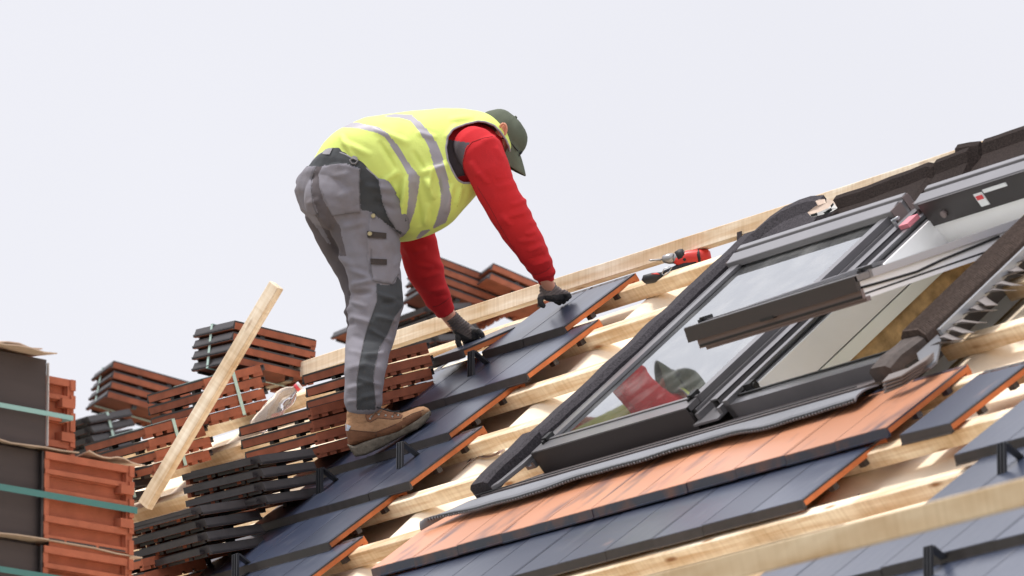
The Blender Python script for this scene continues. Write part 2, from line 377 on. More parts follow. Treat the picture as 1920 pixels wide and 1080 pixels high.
def course(v, uright, n, where, group, me=None, h=0.0, desc='dark'):
    for i in range(n):
        lb = f'{desc} tile, {ORD[i]} from right in the course {where}' if n > 1 else f'{desc} roof tile {where}'
        lay(uright-TW*(i+1), v, lb, group, me[i % len(me)] if isinstance(me, list) else me, h=h)
GL = 'dark tiles laid in courses beside the worker'
course(0, 0, 2, 'under the worker\'s right glove', GL)
course(-G0, .15, 4, 'just above the worker\'s boot', GL)
course(-2*G0, 0, 4, 'the worker\'s boot stands on', GL)
course(-3*G0, .15, 4, 'next below the worker\'s boot', GL)
course(-4*G0, 0, 4, 'second below the worker\'s boot', GL)
course(-5*G0, .15, 4, 'third below the worker\'s boot', GL)
# held tile: nose lifted
a = math.radians(9); rz = math.radians(6)
y = (V*math.cos(a+.13) - N*math.sin(a+.13)); z = (N*math.cos(a+.13) + V*math.sin(a+.13))
pc = onroof(893, 650, .045); q = Matrix.Rotation(math.radians(-12), 3, z)
pc = R(-.905, -.035, .050); q = Matrix.Rotation(math.radians(-5), 3, z)
put_tile(TMB, pc, q @ U, q @ y, q @ z, 'dark roof tile tilted up and gripped in both of the worker\'s gloves', None)
VF = -1.725
course(VF, 4.05, 11, 'below the skylights, dusted orange', 'orange dusted tiles below the skylights', [TMD], desc='orange dusted')
course(VF-G0, 3.93, 12, 'under the orange dusted tiles', 'dark tiles under the orange dusted course', [TMB, TML, TMB, TMB, TML], h=-.012)
lay(4.165, VF-.05, 'single dark roof tile lying alone on the battens right of the skylights', None, TML, h=-.016, rot=math.radians(-3))
GR = 'dark tiles laid at the lower right'
course(VF-G0, 6.60, 6, 'topmost at the right photo edge', GR)
course(VF-2*G0, 6.74, 6, 'crossed by the out of focus plank', GR)
course(VF-3*G0, 6.65, 8, 'just below the out of focus plank', GR, h=.01)
course(VF-4*G0, 6.80, 9, 'in the bottom right corner, lowest of all', GR, h=.01)

# ---------------- snow guard hooks
def hook(x, y, label, s=1.0):
    p = onroof(x, y, -.022); c = (p.dot(U), p.dot(V)); rt = thing('snow_guard_hook', p, label, 'snow guard', 'black snow guard hooks on the tiles')
    Z = Vector((0, 0, 1)); Y = Vector((0, 1, 0)); hgt = .105*s
    def f(a, b, d): return p + U*a + Y*b + Z*d
    bm = bmesh.new(); box(bm, -.02, .02, -.003, .003, 0, hgt, f); 
    for xx in (-.017, 0, .017): box(bm, xx-.003, xx+.003, -.007, -.003, .002, hgt-.002, f)
    mk('upright', bm, RUB2, rt, bevel=.0008)
    bm = bmesh.new(); t = math.tan(PHI-TILT); yb = .075
    hexa(bm, [f(-.018, .004, hgt-.006), f(.018, .004, hgt-.006), f(.018, yb, yb*t+.0), f(-.018, yb, yb*t+.0),
              f(-.018, .009, hgt), f(.018, .009, hgt), f(.018, yb+.008, yb*t+.002), f(-.018, yb+.008, yb*t+.002)])
    mk('strut', bm, RUB2, rt)
    bm = bmesh.new(); hexa(bm, [f(-.02, 0, -.001), f(.02, 0, -.001), f(.02, .26, .26*t-.001), f(-.02, .26, .26*t-.001), f(-.02, 0, .003), f(.02, 0, .003), f(.02, .26, .26*t+.003), f(-.02, .26, .26*t+.003)])
    mk('base_strip', bm, RUB2, rt)
RUB2 = mat('black_coated_steel', (.03, .031, .036), .38, metal=.3, spec=.6)
hook(884, 708, 'black snow guard hook just under the tile the worker holds')
hook(744, 750, 'black snow guard hook right behind the worker\'s shin')
hook(600, 928, 'black snow guard hook below and left of the boot heel')
hook(751, 880, 'black snow guard hook directly under the boot toe')
hook(1880, 893, 'black snow guard hook at the right edge of the photo')
hook(442, 1090, 'black snow guard hook cut off at the bottom left of the laid tiles')
hook(1742, 1088, 'blurred black snow guard hook under the foreground plank at the bottom edge')

# ---------------- stacks
def surf_clear(p):
    """vertical clearance of p above batten tops / ridge tent"""
    rp = p - RIDGE
    if rp.y <= 0: z = rp.y*math.tan(PHI)
    else: z = -rp.y*math.tan(PHI)
    z = z+.0 if abs(rp.y) > .03 else max(z, .085)
    return rp.z - z
def cvec(r, u, d): return CR*r + CU*u + CD*d
def stack(kind, cx, cy, a, b, n, where, step=PITCH, strap=None, strap_label=None, group='stacked roof tiles', rest=True, dd=None, me=None):
    La, Lb = (TL, TW) if kind in 'NH' else (TW, TL)
    def axes(D):
        s = D/FPX; A = (a[0]*s, a[1]*s); B = (b[0]*s, b[1]*s)
        da = -math.sqrt(max(.0, La*La-A[0]**2-A[1]**2)); db = math.sqrt(max(.0, Lb*Lb-B[0]**2-B[1]**2))
        x = cvec(*A, da).normalized(); y = cvec(*B, db).normalized(); m = (x+y).normalized(); d = (x-y).normalized()
        x = (m+d).normalized(); y = (m-d).normalized(); return x, y, x.cross(y)
    D = 31.5
    lo, hi = 26.0, 36.0
    for it in range(30):
        D = (lo+hi)/2; A, B, Z = axes(D); c = pix(cx, cy, D); bot = c - Z*(step*(n-1)+.048)
        cl = min(surf_clear(bot - A*(La*i/4) + B*(Lb*j/4)) for i in range(5) for j in range(5))
        if cl > 0: lo = D
        else: hi = D
    if kind == 'R': dd = .30
    if dd: D += dd; A, B, Z = axes(D); c = pix(cx, cy, D)
    for k in range(n):
        jx, jy, jr = random.uniform(-.005, .005), random.uniform(-.006, .006), random.uniform(-.012, .012)
        o = c - Z*step*k + A*jx + B*jy
        if kind == 'N': X, Y = B, -A; org = o
        elif kind == 'H': X, Y = -B, A; org = o - Y*TL - X*TW
        else: X, Y = A, B; org = o - X*TW
        q = Matrix.Rotation(jr, 3, Z)
        pos = 'topmost' if k == 0 else ('bottom' if k == n-1 else ORD[k]+' from the top')
        lb = f'{pos} tile of the stack {where}' if n > 1 else f'roof tile lying {where}'
        put_tile(me or TM, org, q @ X, q @ Y, Z, lb, group)
    if strap is not None:
        H = step*(n-1)+.036; hw = .008; e = .004
        if kind == 'R': c0 = c - A*(TW*(1-strap)); O, L = B, TL; Wd = A; lead = -1
        else: c0 = c + B*(TW*strap); O, L = -A, TL; Wd = B
        pts = [c0 - O*e + Z*e, c0 - O*e - Z*(H+e), c0 + O*(L+e) - Z*(H+e), c0 + O*(L+e) + Z*e]
        bm = bmesh.new()
        for i in range(4):
            p, r = pts[i], pts[(i+1) % 4]; nrm = (r-p).cross(Wd).normalized()*.0012; ex = (r-p).normalized()*.0012
            hexa(bm, [p-ex-Wd*hw-nrm, r+ex-Wd*hw-nrm, r+ex+Wd*hw-nrm, p-ex+Wd*hw-nrm, p-ex-Wd*hw+nrm, r+ex-Wd*hw+nrm, r+ex+Wd*hw+nrm, p-ex+Wd*hw+nrm])
        bmesh.ops.recalc_face_normals(bm, faces=bm.faces)
        o = mk('packing_strap', bm, STRAP, None, base=pts[1]); tag(o, strap_label, 'strap', 'pale straps round the tile stacks')
    return D
stack('R', 215, 676, (60, 21), (153, -36), 4, 'on the ridge farthest left against the sky', .050, .40, 'pale green strap round the tile stack farthest left on the ridge', 'tiles stacked on the ridge')
stack('R', 441, 600, (69, 19.5), (144, -39), 4, 'on the ridge behind the leaning board', .0475, .42, 'pale green strap round the ridge stack behind the leaning board', 'tiles stacked on the ridge')
stack('R', 680, 600, (69, 20), (144, -39), 1, 'on the ridge board behind the worker\'s knee', .05, group=None)
stack('R', 926, 493, (75, 24), (152, -45), 2, 'on the ridge between the worker\'s arms', .050, group='tiles stacked on the ridge')
stack('R', 823, 480, (75, 23), (150, -42), 4, 'on the ridge behind the worker\'s left arm', .044, group='tiles stacked on the ridge')
stack('N', 807, 571, (132, 44), (88, 9), 5, 'under the worker\'s left forearm', .049)
stack('H', 700, 664, (132, 40), (87, 20), 4, 'behind the worker\'s shin, clay edges showing', .0505)
stack('H', 577, 765, (126, 36), (88, 22), 4, 'left of the boot, clay edges showing', .050)
stack('H', 376, 711, (111, 32), (104, 27), 4, 'crossed by the middle of the leaning board', .049, .55, 'pale strap on the stack crossed by the middle of the leaning board')
stack('H', 272, 801, (120, 35), (98, 26), 4, 'left of the leaning board, clay edges showing', .051, .5, 'pale strap on the clay edged stack left of the leaning board')
stack('N', 165, 780, (125, 38), (78, 14), 4, 'just right of the pallet top', .047, .45, 'pale strap on the dark nosed stack next to the pallet top')
stack('N', 192, 886, (125, 38), (80, 10), 3, 'behind the pallet\'s middle cardboard', .049, .5, 'pale strap on the dark stack behind the pallet\'s middle cardboard')
stack('N', 486, 853, (139, 36), (92, 10), 4, 'left of the laid tiles, upper dark one', .051)
stack('N', 378, 947, (135, 40), (91, 10), 4, 'left of the laid tiles, lower dark one', .051)
stack('H', 265, 1047, (115, 33), (96, 22), 3, 'at the bottom left, clay edges showing', .052)

# ---------------- leaning board
lp = onroof(268, 948, HB); ld = depth(lp)
board('leaning_board', pix(268, 948, ld-.27), pix(514, 533, ld-.45), .058, .038, (-CD*.8+CU*.3-CR*.55).normalized(), WOOD2, None, 'pale square timber batten leaning up steeply against the sky among the tile stacks', 'board', bend=1)
# ---------------- foreground plank (out of focus)
pa, pb = pix(1080, 1118, 19.9), pix(2000, 905, 18.6)
pa = pix(1500, 1005, 19.6); dirn = U
board('foreground_plank', pa - dirn*1.9, pa + dirn*2.6, .028, .068, (CU*1.0+N*.2).normalized(), wood('old_pine', (.82, .69, .50), (.66, .50, .32), across=(1.2, 12, 12)), None,
      'blurred timber plank crossing the bottom right foreground', 'plank')
# ================================================================== SKYLIGHTS
def RF(u, v, h): return R(u, v, h)
def ring_box(bm, u0, u1, v0, v1, wd, h0, h1, f=RF, mi=0, wb=None, wt=None):
    wb = wb or wd; wt = wt or wd
    box(bm, u0, u0+wd, v0+wb, v1-wt, h0, h1, f, mi); box(bm, u1-wd, u1, v0+wb, v1-wt, h0, h1, f, mi)
    box(bm, u0, u1, v0, v0+wb, h0+.0005, h1-.0005, f, mi); box(bm, u0, u1, v1-wt, v1, h0+.0005, h1-.0005, f, mi)
GLASS = bpy.data.materials.new('window_glass'); GLASS.use_nodes = True
t = GLASS.node_tree; t.nodes.clear(); o_ = t.nodes.new('ShaderNodeOutputMaterial'); gl = t.nodes.new('ShaderNodeBsdfGlossy'); gl.inputs['Roughness'].default_value = .025; gl.inputs['Color'].default_value = (.93, .95, .97, 1)
tr = t.nodes.new('ShaderNodeBsdfTransparent'); tr.inputs[0].default_value = (.97, .99, .98, 1); fr = t.nodes.new('ShaderNodeFresnel'); fr.inputs[0].default_value = 2.7
df = t.nodes.new('ShaderNodeBsdfDiffuse'); df.inputs[0].default_value = (.6, .6, .58, 1)
co = t.nodes.new('ShaderNodeTexCoord'); n_ = t.nodes.new('ShaderNodeTexNoise'); n_.inputs['Scale'].default_value = 9; n_.inputs['Detail'].default_value = 8
r_ = t.nodes.new('ShaderNodeValToRGB'); r_.color_ramp.elements[0].position = .45; r_.color_ramp.elements[0].color = (.03, .03, .03, 1); r_.color_ramp.elements[1].position = .75; r_.color_ramp.elements[1].color = (.16, .16, .16, 1)
t.links.new(co.outputs['Object'], n_.inputs['Vector']); t.links.new(n_.outputs['Fac'], r_.inputs[0])
a_ = t.nodes.new('ShaderNodeMixShader'); b_ = t.nodes.new('ShaderNodeMixShader')
mf = t.nodes.new('ShaderNodeMath'); mf.operation = 'MULTIPLY'; mf.inputs[1].default_value = 1.35; mf.use_clamp = True; t.links.new(fr.outputs[0], mf.inputs[0]); t.links.new(mf.outputs[0], a_.inputs[0]); t.links.new(tr.outputs[0], a_.inputs[1]); t.links.new(gl.outputs[0], a_.inputs[2])
t.links.new(r_.outputs[0], b_.inputs[0]); t.links.new(a_.outputs[0], b_.inputs[1]); t.links.new(df.outputs[0], b_.inputs[2]); t.links.new(b_.outputs[0], o_.inputs[0])

GLASS2 = GLASS.copy(); GLASS2.name = 'clear_window_glass'
for n in GLASS2.node_tree.nodes:
    if n.type == 'FRESNEL': n.inputs[0].default_value = 1.45
    if n.type == 'MATH': n.inputs[1].default_value = 1.0
    if n.type == 'VALTORGB': n.color_ramp.elements[1].color = (.05, .05, .05, 1)
def skylight(u0, u1, label, opened):
    rt = thing('skylight', R((u0+u1)/2, VB, -.1), label, 'skylight')
    # fixed frame: clad outside, white inside
    bm = bmesh.new(); W = .055
    box(bm, u0, u0+W*.55, VB, VT, -.12, .012, RF); box(bm, u1-W*.55, u1, VB, VT, -.12, .012, RF)
    box(bm, u0+.001, u1-.001, VB, VB+W, -.12, -.008, RF); box(bm, u0+.001, u1-.001, VT-W, VT, -.12, .002, RF)
    box(bm, u0+W*.55, u0+W, VB+W, VT-W, -.12, -.006, RF); box(bm, u1-W, u1-W*.55, VB+W, VT-W, -.12, -.006, RF)
    fr = mk('frame', bm, METAL, rt, bevel=.003)
    bm = bmesh.new()                                     # rubber gaskets on the frame
    ring_box(bm, u0+W*.62, u1-W*.62, VB+.045, VT-.045, .008, -.006, .0015)
    mk('gasket', bm, RUBBER, fr)
    bm = bmesh.new(); VI = -.045 if opened else VT-W
    ring_box(bm, u0+W, u1-W, VB+W, VI, .012, -.125, -.010)
    mk('inner_frame', bm, WHITE, rt)
    bm = bmesh.new(); ring_box(bm, u0+W-.004, u1-W+.004, VB+W-.004, VI+.004, .010, -.130, -.1255); mk('lining_gasket', bm, RUBBER, rt)
    bm = bmesh.new(); ring_box(bm, u0+W-.002, u1-W+.002, VB+W-.002, VI+.002, .014, -.180, -.1305); mk('lining', bm, WHITEG, rt)
    bm = bmesh.new()
    ring_box(bm, u0+.03, u1-.03, VB+.03, VI+.02, .03, -.55, -.181)
    mk('insulation_reveal', bm, INSUL, rt)
    bm = bmesh.new()
    box(bm, u0-.3, u1+.3, VB-.3, VT+.3, -.62, -.60, RF); mk('room_ceiling', bm, CHIP, rt)
    # hood
    bm = bmesh.new(); a, b = u0-.012, u1+.012
    prof = [(-.035, .030), (-.031, .054), (.022, .064), (.026, .052), (.040, .054), (.043, .066), (.068, .068), (.078, .05), (.078, .0), (-.02, .0), (-.02, .028)]
    A = [bm.verts.new(R(a, v, h)) for v, h in prof]; B = [bm.verts.new(R(b, v, h)) for v, h in prof]
    bm.faces.new(A); bm.faces.new(B[::-1])
    for i in range(len(prof)): j = (i+1) % len(prof); bm.faces.new((A[i], B[i], B[j], A[j]))
    bmesh.ops.recalc_face_normals(bm, faces=bm.faces)
    hd = mk('hood', bm, METAL, rt, bevel=.002)
    for e in (a-.004, b): 
        bm = bmesh.new(); box(bm, e, e+.004, -.03, .026, .0, .056, RF); box(bm, e, e+.004, .043, .072, .0, .062, RF); mk('end_cap', bm, METALP, hd, bevel=.001)
    # sash (local s along slope from pivot, q normal)
    th = math.radians(20.3) if opened else 0; c, sn = math.cos(th), math.sin(th); q0 = -.028 if opened else .004
    def SF(u, s, q): return R(u, VP + s*c + q*sn, -s*sn + q*c + q0)
    s0, s1 = -(VP-VB) - (.0 if opened else .012), (.40 if opened else VT-VP-.03); sw = .052
    bm = bmesh.new(); x0, x1 = u0+.012, u1-.012
    if opened: x0, x1 = u0+.0, u1-.0
    box(bm, x0+.0065, x0+sw, s0+.03, s1, .010, .034, SF); box(bm, x1-sw, x1-.0065, s0+.03, s1, .010, .034, SF)
    box(bm, x0-.003, x1+.003, s0-.012, s0+.05, .012, .0335, SF)
    box(bm, x0-.003, x1+.003, s0+.052, s0+.064, .010, .038, SF)
    mk('sash_cladding', bm, METAL, rt, bevel=.0025)
    for xa in (x0, x1-.006):
        bm = bmesh.new(); box(bm, xa, xa+.006, s0+.051, s1-.001, .0098, .0355, SF); mk('side_trim', bm, PALEM if opened else METAL, rt)
    bm = bmesh.new()
    box(bm, x0-.003, x1+.003, s0-.016, s0-.004, (-.020 if opened else -.058), .031, SF)
    bx = mk('bottom_rail_cover', bm, METALD, rt, bevel=.0025)
    bm = bmesh.new(); ww = .05
    ring_box(bm, x0+.012, x1-.012, s0+.012, s1, ww, -.052, .0095, SF)
    st = mk('sash_frame', bm, WHITE, rt, bevel=.002)
    if opened:
        bm = bmesh.new(); box(bm, x0+.03, x1-.004, s0+.000, s0+.012, -.050, -.016, SF); box(bm, x0+.05, x1-.004, s0+.012, s0+.03, -.062, -.045, SF); mk('lower_rail', bm, METALP, rt, bevel=.002)
        bm = bmesh.new(); box(bm, x0+.04, x1-.008, s0-.004, s0+.002, -.046, -.038, SF)
        pts = [SF(x1-.009, s0+.01, -.012), SF(x1-.009, s0+.14, -.018), SF(x1-.009, s0+.25, -.022), SF(x1-.008, s0+.36, -.012), SF(x1-.008, s0+.62, .0)]
        tube(bm, pts, .0045, 6); box(bm, x1-.0125, x1-.011, s0+.01, s1, -.038, -.032, SF)
        mk('seal', bm, RUBBER, rt)
        bm = bmesh.new(); box(bm, x0+.45, x0+.53, s0-.018, s0-.003, -.024, -.014, SF); mk('drain_slot', bm, RUBBER, bx)
    bm = bmesh.new(); box(bm, x0+sw-.01, x1-sw+.01, s0+.05, s1-.01, .014, .020, SF)
    mk('glass_pane', bm, GLASS2 if opened else GLASS, rt)
    bm = bmesh.new(); ring_box(bm, x0+sw-.001, x1-sw+.001, s0+.058, s1-.012, .007, .0202, .0215, SF); mk('glazing_seal', bm, RUBBER, rt)
    # corner clips
    for uu in (x0+.03, x1-.03):
        bm = bmesh.new(); box(bm, uu-.014, uu+.014, s0+.045, s0+.085, .033, .050, SF); box(bm, uu-.005, uu+.005, s0+.03, s0+.05, .034, .044, SF)
        mk('corner_clip', bm, RUBBER, rt, bevel=.003)
    if opened:                                            # pivot hinges, sticker and knob inside the open frame
        bm = bmesh.new(); cyl(bm, R(u0+.066, -.16, -.10), R(u0+.074, -.16, -.10), .013, seg=14); 
        mk('hinge_screw', bm, METALP, rt)
        bm = bmesh.new(); box(bm, u0+.06, u1-.06, -.066, -.058, -.035, .060, RF); pl = mk('top_control_bar', bm, METALD, rt, bevel=.002)
        bm = bmesh.new(); cyl(bm, R(u0+.17, -.066, .0), R(u0+.17, -.078, .0), .013, seg=14); mk('screw_cap', bm, METALP, pl)
        bm = bmesh.new(); box(bm, u0+.38, u0+.43, -.069, -.066, -.018, .035, RF); lb = mk('sticker', bm, mat('sticker_white', (.78, .78, .8), .4), pl)
        bm = bmesh.new(); box(bm, u0+.386, u0+.424, -.071, -.069, .010, .026, RF); mk('red_mark', bm, mat('label_red', (.65, .03, .04), .5), lb)
        bm = bmesh.new(); box(bm, u0+.44, u0+.58, -.069, -.066, .028, .042, RF); mk('sticker', bm, MATS['sticker_white'], pl)
        bm = bmesh.new()
        for vv in (VB+.07,): box(bm, u0+.055, u0+.10, vv, vv+.03, -.02, .018, RF); cyl(bm, R(u0+.07, vv+.015, .0), R(u0+.11, vv+.015, .0), .012)
        mk('corner_catch', bm, RUBBER, rt, bevel=.003)
        bm = bmesh.new(); box(bm, u0-.02, u0+.035, -.13, -.07, .013, .030, RF); mk('packing_block', bm, mat('pink_foam', (.62, .20, .24), .8), rt, bevel=.003)
    return rt
skylight(*SK[0], 'closed roof skylight on the left, its glass mirroring the worker\'s red sleeve and cap', False)
skylight(*SK[1], 'right roof skylight swung open with its white inner frame showing', True)

# shared gutter profile between the two windows
bm = bmesh.new(); a, b = SK[0][1]+.004, SK[1][0]-.004
box(bm, a, b, VB-.05, VT+.0, -.03, -.022, RF); box(bm, a, a+.02, VB-.02, VT, -.022, .002, RF); box(bm, b-.02, b, VB-.02, VT, -.022, .002, RF)
box(bm, a+.055, a+.06, VB+.03, .03, -.022, .014, RF); box(bm, b-.06, b-.055, VB+.03, .03, -.022, .014, RF); box(bm, a+.055, b-.055, VB+.03, .02, .010, .016, RF)
g = mk('gutter_flashing', bm, METAL, None, base=R(a, VB, -.03), bevel=.002); tag(g, 'grey metal gutter profile filling the gap between the two skylights', 'flashing')
bm = bmesh.new(); cyl(bm, R(a+.09, -.10, .016), R(a+.09, -.10, .05), .006); cyl(bm, R(a+.09, -.10, .045), R(a+.13, -.10, .05), .006); o = mk('clip', bm, ALU, g)

# side channel + foam strips
def strip(name, pts, prof, m, label, cat, smooth=True, sub=10, lumps=.0):
    """sweep a (du,dh) profile along (u,v,h) points"""
    bm = bmesh.new(); rings = []; full = []
    for p, q in zip(pts, pts[1:]):
        n = max(1, int(math.dist(p, q)/.03))
        for i in range(n): full.append([p[k]+(q[k]-p[k])*i/n for k in range(3)])
    full.append(list(pts[-1]))
    for i, p in enumerate(full):
        l = lumps*noise.noise(Vector((p[0]*9, p[1]*9, 3)))
        rings.append([bm.verts.new(R(p[0]+x, p[1], p[2]+z+l)) for x, z in prof])
    skin(bm, rings)
    for f in bm.faces: f.smooth = False
    bmesh.ops.recalc_face_normals(bm, faces=bm.faces)
    o = mk(name, bm, m, None, base=R(*pts[0])); tag(o, label, cat); return o
pf = [(-.01, 0), (.095, 0), (.097, .035), (.075, .055), (.008, .055), (-.01, .03)]
strip('foam_strip', [(1.08, -1.16, -.004), (1.085, -1.02, .0), (1.085, -.6, .0), (1.085, .08, .0), (1.085, .20, .0)], pf, FOAM, 'dark grey foam strip running up the left side of the closed skylight', 'foam strip', lumps=.006)
strip('foam_end_piece', [(1.015, -1.345, -.012), (1.03, -1.29, -.004), (1.06, -1.20, .006), (1.075, -1.08, .010)], [(0, 0), (.125, 0), (.125, .05), (.1, .060), (.02, .060), (0, .045)], FOAM, 'short dark grey foam piece lapping the lower end of the left foam strip', 'foam strip', lumps=.004)
o = strip('side_flashing', [(1.178, -1.20, -.02), (1.178, VT, -.02)], [(0, 0), (.06, 0), (.06, .024), (.045, .024), (.042, .012), (.012, .012), (.006, .034), (0, .034)], METAL, 'grey metal channel between the left foam strip and the closed skylight', 'flashing')
bm = bmesh.new()
c = [(1.165, -1.36), (1.19, -1.32), (1.215, -1.18), (1.235, -1.15), (1.235, -1.24), (1.20, -1.35)]
A = [bm.verts.new(R(u, v, .010)) for u, v in c]; B = [bm.verts.new(R(u, v, .028)) for u, v in c]; skin(bm, [A, B]); bmesh.ops.recalc_face_normals(bm, faces=bm.faces)
for f in bm.faces: f.smooth = False
tag(mk('corner_flashing', bm, METAL, None, base=R(1.16, -1.44, .01), bevel=.003), 'small folded metal corner beside the short foam piece', 'flashing')

# pleated apron under both windows with a toothed lower edge
def apron_v(u): return -1.462 + .012*math.sin(u*3.1+.5) + .008*math.sin(u*7.7) + (.05*(u-3.55) if u > 3.55 else 0)
bm = bmesh.new(); n = 620; ua, ub = .80, 3.60; prev = None
for i in range(n+1):
    u = ua+(ub-ua)*i/n; v0 = apron_v(u); tooth = .0045*(1 if (i//2) % 2 else -1)
    top = -1.355 if u > 1.02 else -1.355 - (1.02-u)*.6
    col = []
    for k in range(9):
        s = k/8; v = v0+(top-v0)*s; pl = .0010*math.sin(u*520)*(1-s)**.5
        h = .016 + .014*math.sin(s*math.pi)*.6 + pl - .005*(1 if k == 0 else 0) + .010*noise.noise(Vector((u*4, s, 0)))*(1-s) - (.02*s)
        if k == 0: v += tooth; h += tooth*.6
        col.append(R(u, v, h))
    top_r = [bm.verts.new(p) for p in col]; bot_r = [bm.verts.new(p - N*.006) for p in col]; ring = top_r+bot_r[::-1]
    if prev:
        L = len(ring)
        for k in range(L): bm.faces.new((prev[k], prev[(k+1) % L], ring[(k+1) % L], ring[k]))
    else: bm.faces.new(ring)
    prev = ring
bm.faces.new(prev[::-1]); bmesh.ops.recalc_face_normals(bm, faces=bm.faces)
ap = mk('apron_flashing', bm, FLASH, None, base=R(ua, -1.47, 0)); tag(ap, 'grey pleated flexible flashing with toothed lower edge lapping onto the orange dusted tiles', 'flashing')
bm = bmesh.new()
pts = [R(u, apron_v(u)+.005, .008+.010*noise.noise(Vector((u*4, 0, 0)))) for u in [ua+.01+i*(ub-ua-.02)/150 for i in range(151)]]
tube(bm, pts, .007, 6); mk('edge_seal', bm, RUBBER, ap)
bm = bmesh.new(); pts = [R(u, -1.358, .010) for u in [1.04+i*.05 for i in range(50)]]; tube(bm, pts, .0026, 5); mk('seam', bm, RUBBER, ap)
# rear lip under each window
bm = bmesh.new(); a, b = SK[0][0]-.16, SK[1][1]+.03
hexa(bm, [R(a, -1.365, -.01), R(b, -1.365, -.01), R(b, VB+.0, -.075), R(a+.12, VB+.0, -.075), R(a, -1.365, .007), R(b, -1.365, .007), R(b, VB+.0, -.062), R(a+.12, VB+.0, -.062)]); mk('sill_plate', bm, METALP2, ap)

# right side of the open skylight: ribbed foam, pale rail, crumpled fins
bm = bmesh.new(); prev = None; n = 360; v0, v1 = -1.16, .38
for i in range(n+1):
    v = v0+(v1-v0)*i/n; r = .0025*(1 if i % 2 else -1); u = 3.585+.01*math.sin(v*2)
    if i == 0: r = 0
    ring = [bm.verts.new(R(u+x, v, z+(r if z > .01 else 0))) for x, z in ((0, 0), (.125, 0), (.13, .035), (.11, .062), (.03, .072), (0, .05))]
    if prev:
        for k in range(6): bm.faces.new((prev[k], prev[(k+1) % 6], ring[(k+1) % 6], ring[k]))
    else: bm.faces.new(ring)
    prev = ring
bm.faces.new(prev[::-1]); bmesh.ops.recalc_face_normals(bm, faces=bm.faces)
tag(mk('ribbed_foam_strip', bm, mat('ribbed_brown_foam', (.080, .060, .052), .9, spec=.15, var=.3, vscale=90, bump=.6, bscale=150), None, base=R(3.58, v0, 0)), 'ribbed dark brown foam strip up the right side of the open skylight', 'foam strip')
strip('foam_end_piece', [(3.535, -1.315, -.012), (3.55, -1.26, -.004), (3.575, -1.20, .0), (3.58, -1.165, -.002)], [(0, 0), (.115, -.005), (.12, .035), (.10, .048), (.02, .052), (0, .038)], FOAMS, 'short brown foam end piece at the lower right corner of the open skylight', 'foam strip', lumps=.008)
strip('side_flashing', [(3.497, -1.17, -.02), (3.497, VT+.02, -.02)], [(0, 0), (.085, 0), (.085, .05), (.079, .05), (.076, .012), (.012, .010), (.006, .030), (0, .030)], METAL, 'grey metal channel between the open skylight and the ribbed foam', 'flashing')
strip('edge_rail', [(3.735, -1.13, .0), (3.735, .36, .0)], [(0, 0), (.018, 0), (.018, .030), (0, .030)], ALU, 'thin pale metal rail along the outer edge of the ribbed foam', 'rail')
bm = bmesh.new(); random.seed(11)
for i in range(34):
    v = -1.20+i*.043+random.uniform(-.008, .008); L = random.uniform(.10, .16); w_ = .042; r = random.uniform(-.3, .5); up = random.uniform(.004, .022)
    c0, c1 = R(3.752, v, .012), R(3.752, v+w_, .004)
    e0 = R(3.752+L, v-.04+r*.06, up); e1 = R(3.752+L, v-.04+r*.06+w_, up-.028)
    m0, m1 = (c0+e0)/2+N*.008, (c1+e1)/2-N*.006
    t0 = [bm.verts.new(p) for p in (c0, m0, e0, e1, m1, c1)]; t1 = [bm.verts.new(p-N*.003) for p in (c0, m0, e0, e1, m1, c1)]
    skin(bm, [t0, t1])
for f in bm.faces: f.smooth = False
bmesh.ops.recalc_face_normals(bm, faces=bm.faces)
tag(mk('pleated_side_flashing', bm, mat('flashing_fins', (.19, .17, .165), .7, spec=.3), None, base=R(3.75, -1.2, 0)), 'row of loose crumpled flashing folds sticking out right of the pale rail', 'flashing')
rt = thing('folded_flashing_corner', onroof(1700, 700, .0), 'folded layered flashing corner at the right end of the pleated apron', 'flashing')
for j in range(4):
    bm = bmesh.new(); pts = [(1654+j*1, 718+j*6.5), (1690, 706+j*6.0), (1715, 690+j*6.0), (1738, 676+j*5.5)]
    A = [onroof(x, y, .035-.011*j) for x, y in pts]; B = [onroof(x+14, y-15, .040-.011*j) for x, y in pts]; prev = None
    for a_, b_ in zip(A, B):
        ring = [bm.verts.new(p) for p in (a_-N*.0035, a_+N*.0035, b_+N*.0035, b_-N*.0035)]
        if prev:
            for k in range(4): bm.faces.new((prev[k], prev[(k+1) % 4], ring[(k+1) % 4], ring[k]))
        else: bm.faces.new(ring)
        prev = ring
    bm.faces.new(prev[::-1]); bmesh.ops.recalc_face_normals(bm, faces=bm.faces); mk('fold', bm, MATS['flashing_fins'], rt, bevel=.0015)
bm = bmesh.new()
A = [onroof(x, y, .0) for x, y in ((1722, 668), (1762, 632), (1768, 640), (1758, 682), (1745, 694), (1732, 698))]
t0 = [bm.verts.new(p+N*.012) for p in A]; t1 = [bm.verts.new(p) for p in A]; skin(bm, [t0, t1])
for f in bm.faces: f.smooth = False
bmesh.ops.recalc_face_normals(bm, faces=bm.faces); mk('corner_plate', bm, FLASH, rt, bevel=.002)

